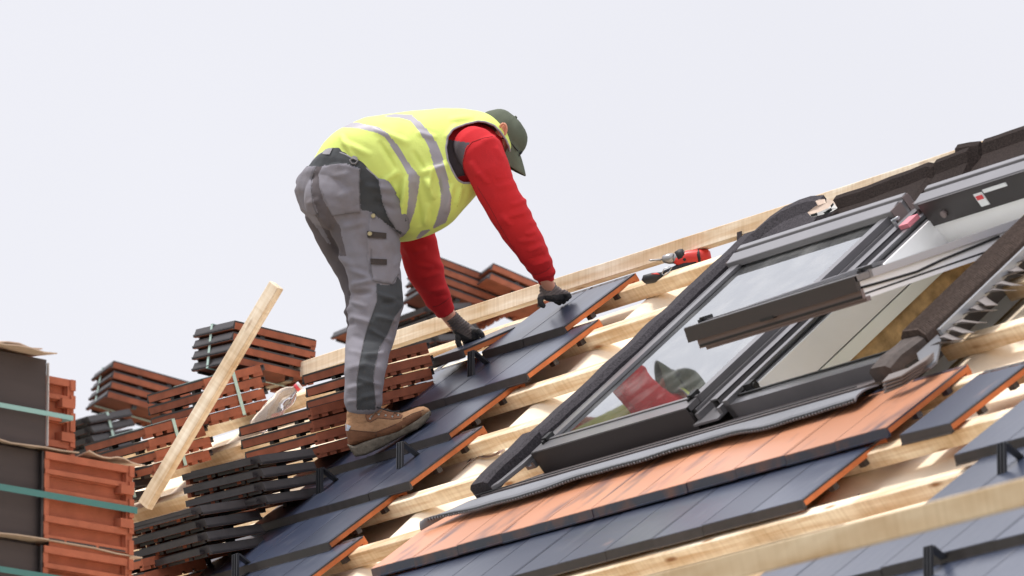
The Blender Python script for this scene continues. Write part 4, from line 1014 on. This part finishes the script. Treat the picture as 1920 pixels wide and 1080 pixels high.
# ---------------- sweater (torso under the vest, both sleeves)
bm = bmesh.new()
RS = (-.13, .02)       # right / left shoulder depth
ell_loft([sec(725, 250, 790, 415, .05, .13), sec(770, 225, 830, 400, .05, .16), sec(830, 220, 865, 375, .05, .17), sec(872, 224, 893, 345, .05, .155), sec(905, 232, 918, 320, .05, .11), sec(925, 245, 935, 300, .05, .07)], bm=bm)
limb([(888, 275, -.10, 40, .09), (902, 288, -.13, 43, .085), (916, 318, -.14, 41, .078), (932, 360, -.13, 37.5, .072), (953, 398, -.10, 37, .070), (972, 430, -.06, 36, .066), (990, 458, -.02, 31.5, .060), (1005, 484, .03, 27, .053), (1016, 505, .07, 23.5, .046), (1020, 512, .08, 22, .043)], bm=bm, n=28)
limb([(1015, 503, .07, 18, .036), (1021, 516, .09, 17.5, .035), (1025, 527, .10, 16.5, .033)], bm=bm, cap_round=False)
limb([(800, 330, .18, 40, .08), (780, 390, .24, 36, .07), (779, 430, .29, 34, .065), (786, 470, .34, 37, .063), (797, 505, .38, 35, .060), (809, 535, .42, 31, .055), (822, 560, .45, 26, .048), (828, 570, .46, 22, .042)], bm=bm, n=28)
limb([(824, 562, .45, 20, .038), (832, 577, .47, 19.5, .037), (837, 587, .48, 18.5, .034)], bm=bm, cap_round=False)
GUS = Z1((1000, 262), (1035, 262), (1145, 280), (1120, 315), (1105, 390), (1108, 440), (1120, 470), (1060, 490), (1015, 400), (1000, 320))
SCR = [(985, 440, 1006, 428, 3.5, .006), (968, 452, 1004, 446, 3.5, .005), (985, 470, 1018, 456, 3.5, .006), (990, 486, 1022, 474, 3, -.005), (996, 496, 1028, 484, 3, .006), (940, 400, 962, 424, 4, .005), (956, 384, 990, 372, 4, .005), (950, 412, 985, 404, 3.5, -.004), (898, 320, 918, 345, 4, .005), (884, 300, 900, 330, 4, .005), (930, 272, 946, 300, 4, .004), (900, 262, 930, 254, 4, .004),
       (772, 470, 800, 462, 4, .005), (776, 492, 815, 500, 4, .005), (790, 520, 828, 508, 4, .006), (800, 545, 838, 538, 3.5, .005), (812, 558, 842, 550, 3, -.004), (760, 455, 778, 500, 4, .004)]
def sw_disp(p, x, y, nn):
    q = Vector((p.dot(CR)*12, p.dot(CU)*24, p.dot(CD)*12)); r = 0
    if 420 < y < 535 and x > 930: r = .0030*(.35+noise.noise(q*.3+Vector((3,1,2))))*math.sin((y*.9+.45*x)*.26+5*noise.noise(q*.4))
    if y > 440 and x < 870: r = .0022*math.sin((y*.5-.3*x)*.30+3*noise.noise(q*.5))
    if x > 930 and 330 < y <= 420: r = .0018*math.sin((y+.3*x)*.22+3*noise.noise(q*.5))
    if nn.dot(CD) < .5:
        for c in SCR: r += crease(x, y, *c)
    return .004*noise.noise(q*.6) + r
RK = mat('red_sweater_knit', (.60, .028, .035), .88, spec=.15, var=.07, vscale=10, bump=.3, bscale=300)
GK = mat('grey_sweater_panel', (.115, .095, .11), .85, spec=.2, var=.1, vscale=10, bump=.3, bscale=300)
sweater = fuse('sweater', bm, .0055, 5, sw_disp, [RK, GK], lambda x, y, d, n: 1 if inpoly(x, y, GUS) and d < .1 else 0, man)
ts = bvh_of(sweater)
DRED = mat('dark_red_seam', (.22, .008, .012), .9)
ribbon(ts, Z1((1115, 470), (1105, 400), (1125, 320), (1160, 275), (1230, 250), (1305, 238)), .0016, 0, DRED, 'shoulder_seam', sweater, lift=.0004)
ribbon(ts, Z1((1190, 540), (1260, 650), (1330, 780), (1400, 900), (1470, 1010)), .0012, 0, DRED, 'sleeve_seam', sweater, lift=.0003)
for pts in ([(1002, 515), (1012, 513), (1024, 508), (1033, 500)], [(812, 575), (822, 573), (835, 565), (845, 556)]): ribbon(ts, pts, .0016, 0, DRED, 'cuff_seam', sweater, lift=.0004)

# ---------------- vest
bm = bmesh.new()
vs_ = [sec(592, 296, 745, 436, .04, .19, .42), sec(612, 263, 757, 443, .04, .20, .36), sec(643, 240, 772, 448, .04, .205, .26), sec(690, 223, 793, 445, .045, .21, .14), sec(745, 212, 820, 430, .05, .21), sec(800, 206, 846, 405, .05, .205), sec(845, 205, 872, 378, .05, .19), sec(880, 207, 897, 352, .05, .165), sec(905, 212, 921, 322, .055, .125), sec(925, 222, 942, 302, .06, .095), sec(938, 234, 950, 288, .06, .07)]
def resample(secs, m):
    out = []
    for i in range(len(secs)-1):
        q = [secs[max(0, min(len(secs)-1, i+k))] for k in (-1, 0, 1, 2)]
        for k in range(m):
            t = k/m; w = (-.5*t**3+t*t-.5*t, 1.5*t**3-2.5*t*t+1, -1.5*t**3+2*t*t+.5*t, .5*t**3-.5*t*t)
            out.append(tuple(sum((q[a][b]*w[a] for a in range(4)), Vector()) for b in range(3)))
    out.append(secs[-1]); return out
bm = ell_loft(resample(vs_, 24), n=360, pw=2.35)
bmesh.ops.delete(bm, geom=[f for f in bm.faces if len(f.verts) > 4], context='FACES')
# armhole: cut where the sweater's shoulder comes through
ARM = Z1((1195, 150), (1120, 168), (1050, 195), (1015, 240), (1004, 310), (1015, 380), (1040, 440), (1075, 500), (1110, 520), (1170, 518), (1215, 560), (1300, 500), (1400, 420), (1380, 300), (1362, 262), (1330, 215), (1290, 175), (1240, 155))
bm.normal_update()
def cl(v, lo, hi): return max(lo, min(hi, v))
VCR = [(766, 330, 758, 425, 5, .009), (778, 340, 792, 425, 6, -.008), (800, 330, 818, 372, 5, .010), (806, 380, 800, 425, 5, .006), (752, 322, 715, 345, 4, .004), (790, 322, 836, 308, 3, .004), (700, 240, 770, 268, 5, .005), (640, 262, 700, 290, 5, .004), (850, 345, 838, 400, 5, .006), (868, 350, 858, 385, 4, .004), (835, 300, 846, 340, 4, .004), (775, 280, 800, 320, 4, -.004), (742, 345, 748, 400, 4, .005), (890, 222, 840, 228, 4, .003), (730, 365, 760, 380, 4, .005), (812, 318, 806, 356, 3.5, .006), (824, 330, 828, 366, 3.5, -.005), (760, 385, 756, 425, 3, .005), (640, 250, 668, 300, 4, .004), (712, 262, 745, 318, 4, -.004), (860, 235, 838, 262, 4, .005), (780, 245, 820, 258, 4, .004), (855, 300, 872, 336, 3.5, .004)]
for v in bm.verts:
    x, y = topx(v.co); p = v.co
    fold = 0
    # cloth pulled towards the belly: long soft folds
    if v.normal.dot(CD) < .3:
        for (x0, y0, x1, y1, w_, a) in ((770, 330, 765, 430, 9, .012), (787, 335, 800, 400, 9, -.010), (800, 330, 812, 372, 12, .012), (740, 290, 790, 325, 8, -.006), (790, 325, 835, 312, 6, .007), (750, 345, 742, 400, 9, -.008), (700, 300, 752, 372, 12, .006), (690, 235, 760, 262, 10, .006), (850, 330, 840, 400, 10, .005), (760, 250, 800, 300, 12, -.004)):
            dx, dy = x1-x0, y1-y0; t = cl(((x-x0)*dx+(y-y0)*dy)/(dx*dx+dy*dy), 0, 1); dd2 = (x-x0-t*dx)**2+(y-y0-t*dy)**2; fold += a*math.exp(-dd2/(2*w_*w_))
    q = Vector((p.dot(CR)*6, p.dot(CU)*6, p.dot(CD)*6)); fold += .005*noise.noise(q)+.0018*noise.noise(q*3)
    if v.normal.dot(CD) < .4:
        for c in VCR: fold += crease(x, y, *c)*1.5
    v.co += v.normal*fold
kill = []
for f in bm.faces:
    c = f.calc_center_median(); x, y = topx(c)
    if f.normal.dot(CD) < .15 and inpoly(x, y, ARM): kill.append(f)
bmesh.ops.delete(bm, geom=kill, context='FACES')
ST1 = Z1((345, 195), (400, 160), (480, 165), (600, 190), (650, 222), (710, 290), (760, 370), (800, 432), (845, 480), (835, 570), (810, 690), (775, 790), (745, 835), (722, 830), (740, 800), (775, 700), (785, 600), (785, 470), (740, 390), (690, 310), (640, 240), (590, 215), (480, 190), (400, 185))
ST2 = Z1((640, 122), (700, 112), (800, 118), (850, 160), (920, 240), (960, 310), (985, 390), (1010, 480), (1030, 600), (1025, 680), (1000, 750), (930, 785), (950, 740), (975, 650), (980, 580), (960, 480), (935, 410), (905, 300), (850, 210), (790, 145), (730, 128))
ST3 = Z1((860, 805), (910, 795), (850, 842), (830, 845))
LIME = mat('lime_yellow_cloth', (.79, .92, .23), .62, spec=.3, var=.05, vscale=8, bump=.25, bscale=200)
SILV = mat('reflective_silver_band', (.33, .31, .345), .5, spec=.4, metal=.15)
PIPE = mat('grey_piping', (.30, .29, .33), .7)
for f in bm.faces:
    x, y = topx(f.calc_center_median()); f.smooth = True
    f.material_index = 1 if any(inpoly(x+ox, y+oy, st) for st in (ST1, ST2, ST3) for ox, oy in ((0, 0), (1.5, 0), (-1.5, 0), (0, 1.2), (0, -1.2))) else 0
bmesh.ops.recalc_face_normals(bm, faces=bm.faces)
edges = []
for e in bm.edges:
    if e.is_boundary: edges.append(e)
loops = []; left = set(edges)
while left:
    e = left.pop(); lp_ = [e.verts[0].co.copy(), e.verts[1].co.copy()]; v = e.verts[1]
    while True:
        nx = [x for x in v.link_edges if x in left]
        if not nx: break
        e = nx[0]; left.discard(e); v = e.other_vert(v); lp_.append(v.co.copy())
    if len(lp_) > 20: loops.append(lp_)
vest = mk('vest', bm, [LIME, SILV], man)
so = vest.modifiers.new('thickness', 'SOLIDIFY'); so.thickness = .003; so.offset = 0
for lp_ in loops:
    for _ in range(6): lp_ = [lp_[0]]+[(lp_[i-1]+lp_[i]*2+lp_[i+1])/4 for i in range(1, len(lp_)-1)]+[lp_[-1]]
    bm = bmesh.new(); tube(bm, lp_, .0042, 7); mk('piping', bm, PIPE, vest)

vt = bvh_of(vest)
VSE = mat('vest_seam', (.42, .52, .05), .8)
for pts in (Z1((835, 447), (900, 425), (985, 398), (1010, 385)), Z1((1105, 520), (1085, 600), (1060, 700), (1010, 755))): ribbon(vt, pts, .0013, 0, VSE, 'seam', vest, 4, .0004)
# ---------------- body: head, neck, arms, legs as one skin under the clothes
SKIN = mat('skin', (.56, .27, .19), .5, spec=.35, var=.06, vscale=14, bump=.1, bscale=200)
HC = P(934, 255, .06)
HA = (CR*.68 + CU*.70 + CD*.12).normalized(); HF = (CR*.66 - CU*.74 + CD*.12); HF = (HF-HA*HF.dot(HA)).normalized(); HL = HA.cross(HF)
if HL.dot(CD) > 0: HL = -HL            # towards the camera = his right ear side
bm = bmesh.new()
ball(HC, HF*.095, HL*.073, HA*.083, bm=bm)
ball(HC-HA*.045+HF*.03, HF*.068, HL*.058, HA*.075, bm=bm)
bm2 = bm
ell_loft([(HC-HA*.06+HF*.095, HF*.004, HL*.008), (HC-HA*.045+HF*.095, HF*.018, HL*.014), (HC-HA*.02+HF*.094, HF*.010, HL*.010), (HC+HA*.01+HF*.09, HF*.006, HL*.008)], n=12, bm=bm)          # nose
ell_loft([(HC-HA*.088+HF*.07, HF*.010, HL*.02), (HC-HA*.078+HF*.076, HF*.012, HL*.024), (HC-HA*.068+HF*.07, HF*.008, HL*.02)], n=12, bm=bm)   # mouth and chin
limb([(905, 262, .05, 27, .062), (925, 264, .05, 26, .06), (940, 268, .06, 24, .055)], bm=bm)
limb([(840, 290, .05, 55, .12), (890, 272, .05, 38, .12), (910, 264, .05, 27, .07)], bm=bm)
limb([(690, 350, .08, 44, .10), (745, 320, .06, 55, .12), (845, 290, .05, 60, .13)], bm=bm)
limb([(665, 370, .08, 36, .09), (690, 430, .0, 38, .06), (702, 530, -.05, 34, .06), (700, 590, -.08, 32, .055), (686, 680, -.12, 25, .045), (681, 775, dFoot, 18, .032)], bm=bm)
limb([(650, 360, .14, 30, .08), (645, 450, .24, 20, .05), (676, 560, .22, 24, .06), (690, 680, .30, 20, .05), (700, 760, .37, 16, .03)], bm=bm)
limb([(880, 275, -.06, 30, .07), (916, 330, -.13, 27, .05), (960, 415, -.08, 22, .042), (1008, 495, .05, 16, .034), (1030, 538, .11, 12, .028)], bm=bm)
limb([(820, 310, .14, 34, .06), (782, 430, .29, 24, .045), (806, 530, .41, 20, .04), (836, 585, .48, 15, .031), (860, 616, .50, 13, .028)], bm=bm)
ear = HC + HL*.070 - HF*.012 - HA*.006
ball(ear, HF*.016-HL*.006, HL*.010, HA*.031, bm=bm, n=12)
body = fuse('body', bm, .006, 2, None, [SKIN], None, man)
# outer ear with a hollow
bm = bmesh.new(); ec = P(942.5, 244, -.035); eu = (CR*.15+CU*.98); ef = (CR*.95-CU*.1-CD*.2).normalized()
pts = [ec + eu*(.025*math.cos(a))*(1 if math.cos(a) > 0 else .95) + ef*(.0145*math.sin(a)) - CD*.004*math.cos(a) for a in [math.pi*2*i/20 for i in range(21)]]
tube(bm, pts, .0048, 8); ball(ec+CD*.008, ef*.013, CD*.006, eu*.022, bm=bm, n=12); ball(ec-eu*.020+CD*.002, ef*.007, CD*.007, eu*.010, bm=bm, n=10)
mk('ear', bm, mat('ear_skin', (.66, .30, .20), .5, spec=.3), body)
hb = bvh_of(body)
EYE = mat('eye_white', (.7, .68, .64), .3); IRIS = mat('iris_brown', (.05, .03, .02), .3)
for sgn in (-1, 1):
    c = HC + HF*.086 + HA*.002 + HL*.030*sgn
    bm = bmesh.new(); ball(c, HF*.012, HL*.012, HA*.012, bm=bm, n=12); e_ = mk('eye', bm, EYE, body)
    bm = bmesh.new(); ball(c+HF*.009, HF*.004, HL*.005, HA*.005, bm=bm, n=10); mk('iris', bm, IRIS, e_)
HAIR = mat('short_brown_hair', (.055, .030, .020), .85, var=.4, vscale=60, bump=.8, bscale=300)
bm = bmesh.new(); ball(HC-HF*.014+HA*.0, HF*.088, HL*.0755, HA*.080, bm=bm, n=28)
for v in bm.verts: v.co += (v.co-HC).normalized()*.003*noise.noise(v.co*70)
mk('hair', bm, HAIR, body)
# glasses arm
bm = bmesh.new(); tube(bm, [HC+HL*.079-HF*.01+HA*.012, HC+HL*.080+HF*.04+HA*.006, HC+HL*.066+HF*.088+HA*.004], .0026, 6)
for sgn in (-1, 1):
    ell_loft([(HC+HF*.103+HA*.002+HL*.03*sgn, HA*.018, HL*.026), (HC+HF*.107+HA*.002+HL*.03*sgn, HA*.017, HL*.025)], n=16, bm=bm)
mk('glasses', bm, BLK, man)

# ---------------- cap
CAPM = mat('olive_cap_cloth', (.105, .118, .088), .9, spec=.15, var=.12, vscale=20, bump=.3, bscale=350)
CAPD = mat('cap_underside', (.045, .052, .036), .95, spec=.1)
CA = (CR*.68 + CU*.73 + CD*.08).normalized(); CF = (CR*.73 - CU*.68 + CD*.08); CF = (CF-CA*CF.dot(CA)).normalized(); CL = CA.cross(CF)
if CL.dot(CD) > 0: CL = -CL
cc = P(937, 252, .06); bm = bmesh.new(); n = 40; rings = []
for i in range(11):
    t = math.pi/2*i/10; r = math.cos(t)**.8; hgt = math.sin(t)
    ring = []
    for k in range(n):
        a = 2*math.pi*k/n; f_ = math.cos(a); l_ = math.sin(a)
        low = -.004 - .006*f_ if i == 0 else 0
        seam = 1-.012*max(0, 1-abs(((a/(2*math.pi)*6) % 1)-.5)*14+0)
        p = cc + CF*(.106*f_*r+.004) + CL*(.086*l_*r) + CA*(.090*hgt+low)
        p += (p-cc).normalized()*(.004*noise.noise(p*18)+.0015*noise.noise(p*60)) - (p-cc).normalized()*(1-seam)*.2
        ring.append(bm.verts.new(p))
    rings.append(ring)
skin(bm, rings)
inner = [[bm.verts.new(cc+(v.co-cc)*.965) for v in rings[0]]]
for i in range(n): bm.faces.new((rings[0][i], rings[0][(i+1) % n], inner[0][(i+1) % n], inner[0][i]))
bmesh.ops.recalc_face_normals(bm, faces=bm.faces)
cap = mk('cap', bm, CAPM, man)
bm = bmesh.new(); top_, bot_ = [], []
for i in range(13):
    a = -1.15+2.3*i/12; rowt, rowb = [], []
    for j in range(9):
        s = j/8; ext = .098 + .082*s*math.cos(a*.78)**.55
        p = cc + CF*(ext*math.cos(a)+ .002) + CL*(.086*math.sin(a)*(1+.06*s)) + CA*(.004 - .040*s - .012*s*s - .030*(math.sin(a)**2)*s - .004*(1-s))
        rowt.append(bm.verts.new(p+CA*.0022)); rowb.append(bm.verts.new(p-CA*.0022))
    top_.append(rowt); bot_.append(rowb)
for i in range(12):
    for j in range(8):
        f = bm.faces.new((top_[i][j], top_[i+1][j], top_[i+1][j+1], top_[i][j+1])); f.smooth = True
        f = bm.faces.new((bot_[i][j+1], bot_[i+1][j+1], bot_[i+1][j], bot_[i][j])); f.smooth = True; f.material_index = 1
for i in range(12):
    for j in (0, 8): bm.faces.new((top_[i][j], top_[i+1][j], bot_[i+1][j], bot_[i][j]))
for j in range(8):
    for i in (0, 12): bm.faces.new((top_[i][j], top_[i][j+1], bot_[i][j+1], bot_[i][j]))
bmesh.ops.recalc_face_normals(bm, faces=bm.faces)
mk('visor', bm, [CAPM, CAPD], cap)
bm = bmesh.new(); cyl(bm, cc+CA*.088, cc+CA*.095, .008, .005, 12); mk('cap_button', bm, CAPM, cap)
bm = bmesh.new(); tube(bm, [cc-CF*.098+CA*.004+CL*.03, cc-CF*.108+CA*.004, cc-CF*.098+CA*.004-CL*.03], .006, 6, flat=.4); mk('cap_strap', bm, BLK, cap)

# ---------------- gloves
GLV = mat('grey_knit_glove', (.145, .122, .118), .9, spec=.15, var=.15, vscale=30, bump=.5, bscale=260, bstretch=(1, 1, 1))
GLB = mat('black_rubber_palm', (.036, .034, .036), .6, spec=.4, var=.3, vscale=50, bump=.5, bscale=160)
def hand(name, wrist, palm, fingers, dark):
    bm = bmesh.new()
    limb(wrist, bm=bm, n=18, cap_round=False); limb(palm, bm=bm, n=20, pw=2.6)
    for fg in fingers: limb(fg, bm=bm, n=12)
    def ds(p, x, y, nn):
        return .0012*math.sin((x*.6+y*.8)*1.2) if not dark(x, y) else .0012*noise.noise(p*120)
    return fuse(name, bm, .0026, 2, ds, [GLV, GLB], lambda x, y, d, n: 1 if dark(x, y) else 0, man)
w0 = dLH
hand('glove', [(846, 593, w0-.03, 13.5, .030), (853, 602, w0-.02, 14.5, .032), (860, 611, w0-.01, 16, .034)],
     [(860, 611, w0-.01, 16.5, .032), (870, 622, w0, 19, .034), (882, 627, w0, 17, .036), (890, 629, w0, 13, .034)],
     [[(886, 621, w0-.030, 7, .010), (896, 621, w0-.034, 6.2, .0095), (903, 626, w0-.036, 5.6, .009), (905, 631, w0-.034, 5, .0085)],
      [(884, 628, w0-.010, 7, .010), (893, 631, w0-.012, 6.2, .0095), (896, 638, w0-.012, 5.6, .009)],
      [(878, 634, w0+.006, 6.5, .010), (884, 640, w0+.004, 5.8, .009), (884, 646, w0+.002, 5.2, .0085)],
      [(870, 636, w0+.020, 6, .009), (873, 643, w0+.018, 5.2, .0085), (872, 649, w0+.016, 4.8, .008)],
      [(861, 620, w0-.018, 7, .011), (859, 632, w0-.024, 6.5, .010), (859, 642, w0-.026, 5.8, .0095), (862, 650, w0-.026, 5.2, .009)]],
     lambda x, y: (y - .55*(x-850)) > 622 - 4 + 0*x or x > 884)
w1 = dRH
hand('glove', [(1027, 530, w1-.01, 15, .030), (1027, 539, w1-.01, 16, .032), (1029, 546, w1-.01, 18, .033)],
     [(1026, 546, w1-.01, 17, .030), (1036, 550, w1-.01, 17, .034), (1046, 553, w1-.01, 14.5, .034), (1052, 555, w1-.01, 11, .032)],
     [[(1048, 549, w1-.030, 7, .010), (1058, 549, w1-.034, 6.4, .0095), (1065, 552, w1-.034, 5.8, .009), (1068, 557, w1-.032, 5, .0085)],
      [(1048, 554, w1-.012, 7, .010), (1058, 557, w1-.014, 6.2, .0095), (1064, 561, w1-.014, 5.4, .009)],
      [(1044, 559, w1+.006, 6.5, .010), (1052, 563, w1+.004, 5.8, .0095), (1058, 566, w1+.002, 5.2, .0085)],
      [(1038, 560, w1+.020, 6, .009), (1044, 565, w1+.018, 5.4, .0085), (1050, 569, w1+.016, 4.8, .008)],
      [(1018, 552, w1-.026, 7.5, .011), (1013, 561, w1-.032, 6.5, .010), (1014, 569, w1-.032, 5.8, .0095), (1019, 574, w1-.030, 5.2, .009)]],
     lambda x, y: y > 554 - .10*(x-1027))

# ---------------- boots
SUE = mat('tan_suede', (.36, .205, .115), .9, spec=.15, var=.2, vscale=16, bump=.5, bscale=140)
SUD = mat('brown_suede', (.20, .095, .055), .85, spec=.15, var=.25, vscale=14, bump=.5, bscale=140)
SOL = mat('worn_sole', (.135, .115, .092), .85, spec=.2, var=.35, vscale=25, bump=.6, bscale=120)
SOCK = mat('grey_sock', (.13, .135, .15), .9, bump=.3)
BZ = lambda x, y: (640+x/8.309, 740+y/8.309)
def boot(dx, dy, dd, name_label=None, rot=0.0):
    def f(x, y, lat):
        X, Y = BZ(x, y); p = P(X+dx, Y+dy, dFoot+dd)
        return p + side*lat
    side = (-CD).copy() if not rot else None
    fwd = (P(*BZ(1300, 300), 0)-P(*BZ(150, 850), 0)).normalized()
    if rot: pass
    side = fwd.cross(CU); side = side.normalized()
    if side.dot(CD) > 0: side = -side
    c_heel = P(*BZ(300, 600), dFoot+dd); c_heel = P(BZ(300, 600)[0]+dx, BZ(300, 600)[1]+dy, dFoot+dd)
    Rm = Matrix.Rotation(rot, 3, Vector((0, 0, 1)))
    def g(x, y, lat): return c_heel + Rm @ (f(x, y, lat)-c_heel)
    def sect(tx, ty, bx_, by_, hw, sh=0): a, b = g(tx, ty, sh), g(bx_, by_, sh); return ((a+b)/2, (a-b)/2, (g(tx, ty, hw+sh)-g(tx, ty, sh)))
    bm = bmesh.new()
    ell_loft([sect(75, 560, 105, 770, .012), sect(68, 420, 130, 800, .026), sect(120, 290, 210, 790, .036), sect(250, 200, 330, 750, .040), sect(430, 190, 470, 710, .040), sect(600, 220, 620, 680, .041), sect(760, 270, 780, 640, .045), sect(930, 285, 900, 590, .049), sect(1060, 245, 1010, 520, .050), sect(1180, 195, 1120, 460, .048), sect(1280, 180, 1230, 390, .043), sect(1350, 215, 1310, 330, .032), sect(1385, 250, 1360, 300, .015)], n=32, bm=bm, pw=2.5)
    ell_loft([sect2 for sect2 in [(g(330, 420, 0), g(580, 420, 0)-g(330, 420, 0), g(330, 420, .042)-g(330, 420, 0)), (g(320, 300, 0), g(560, 300, 0)-g(320, 300, 0), g(330, 300, .042)-g(330, 300, 0)), (g(330, 185, 0), g(550, 185, 0)-g(330, 185, 0), g(330, 185, .041)-g(330, 185, 0))]], n=28, bm=bm)
    def pk(x, y, d, n):
        X, Y = (x-dx-640)*8.309, (y-dy-740)*8.309
        if rot: return 0
        if Y > 545 + .07*X and X < 540 and X > 60: return 1
        if X >= 540 and Y > 580 - .42*(X-540) - 0*X and X < 950 and Y > 400: return 1
        if X >= 950 and Y > 380 - .42*(X-950)+.0*X and X < 1250 and Y < 480: return 1
        if inpoly(X, Y, [(380, 200), (640, 205), (900, 290), (950, 320), (930, 370), (800, 385), (560, 360), (500, 400), (450, 430), (400, 410), (375, 340)]): return 1
        return 0
    up = fuse('boot', bm, .0032, 3, lambda p, x, y, nn: .0018*noise.noise(p*34)+.0010*noise.noise(p*90), [SUE, SUD], pk, man)
    bm = bmesh.new()
    T = [(95, 770), (200, 800), (330, 745), (560, 665), (760, 610), (900, 560), (1010, 490), (1130, 420), (1240, 345), (1330, 270), (1385, 245)]
    Bq = [(200, 950), (230, 968), (380, 940), (620, 830), (790, 735), (920, 660), (1080, 590), (1190, 540), (1290, 460), (1370, 370), (1398, 300)]
    hw = [.030, .040, .043, .040, .039, .043, .050, .052, .049, .038, .018]
    ell_loft([sect(t[0], t[1], b_[0], b_[1], w_) for t, b_, w_ in zip(T, Bq, hw)], n=32, bm=bm, pw=5)
    so_ = fuse('sole', bm, .0030, 1, lambda p, x, y, nn: .0015*math.sin(x*1.9)*(1 if abs(nn.dot(CU)) < .5 else .3)+.001*noise.noise(p*80), [SOL], None, up)
    tb = bvh_of(up)
    if not rot:
        for pts in ([(110, 545), (250, 562), (400, 578), (540, 585), (700, 525), (850, 465)], [(560, 365), (500, 400), (450, 428), (405, 410), (380, 340), (395, 215)], [(560, 362), (800, 383), (930, 368), (955, 320)], [(540, 585), (545, 650)], [(960, 375), (1100, 300), (1280, 240)]):
            ribbon(tb, [(BZ(*p)[0]+dx, BZ(*p)[1]+dy) for p in pts], .0014, 0, mat('boot_seam', (.10, .05, .035), .9), 'seam', up, 3, .0002)
        EY = mat('boot_eyelet', (.42, .44, .47), .3, metal=.7)
        for p in ((445, 372), (470, 340), (583, 308), (690, 322), (795, 340), (885, 320)):
            x, y = BZ(*p); a = hit(tb, x+dx, y+dy, .0); b_ = hit(tb, x+dx, y+dy, .0045); bm = bmesh.new(); cyl(bm, a, b_, .0042, .0034, 10); mk('eyelet', bm, EY, up)
        LC = mat('boot_lace', (.16, .12, .09), .9)
        lp2 = [(470, 345), (530, 270), (585, 300), (630, 250), (700, 250), (690, 318), (760, 262), (795, 335), (830, 285), (885, 318), (900, 262)]
        bm = bmesh.new(); tube(bm, [hit(tb, BZ(*p)[0]+dx, BZ(*p)[1]+dy, .005) for p in lp2], .0022, 6)
        ring = [(690, 240), (720, 225), (745, 245), (720, 265), (690, 240)]
        tube(bm, [hit(tb, BZ(*p)[0]+dx, BZ(*p)[1]+dy, .008) for p in ring], .0024, 6)
        mk('lace', bm, LC, up)
        bm = bmesh.new(); tube(bm, [P(*BZ(400, 195), dFoot-.03), P(*BZ(520, 185), dFoot-.04), P(*BZ(620, 215), dFoot-.04), P(*BZ(700, 240), dFoot-.035), P(*BZ(800, 265), dFoot-.03), P(*BZ(910, 262), dFoot-.03)], .0026, 6)
        mk('lace', bm, BLK, up)
        patch(tb, [(BZ(*p)[0], BZ(*p)[1]) for p in ((62, 450), (150, 490), (110, 565), (65, 560))], .003, mat('reflective_tab', (.38, .42, .5), .5), 'heel_tab', up, 4, 4)
        # sock
        bm = limb([(659, 788, dFoot, 8, .024), (664, 776, dFoot, 15, .032), (672, 766, dFoot, 21, .036), (679, 754, dFoot, 27, .04)], n=20, cap_round=False); 
        bmesh.ops.recalc_face_normals(bm, faces=bm.faces); mk('sock', bm, SOCK, man, smooth=True)
    return up
boot(0, 0, 0)
lf = onroof(700, 745, -.02)
boot(48, -46, depth(lf)-D0-dFoot, rot=math.radians(62))
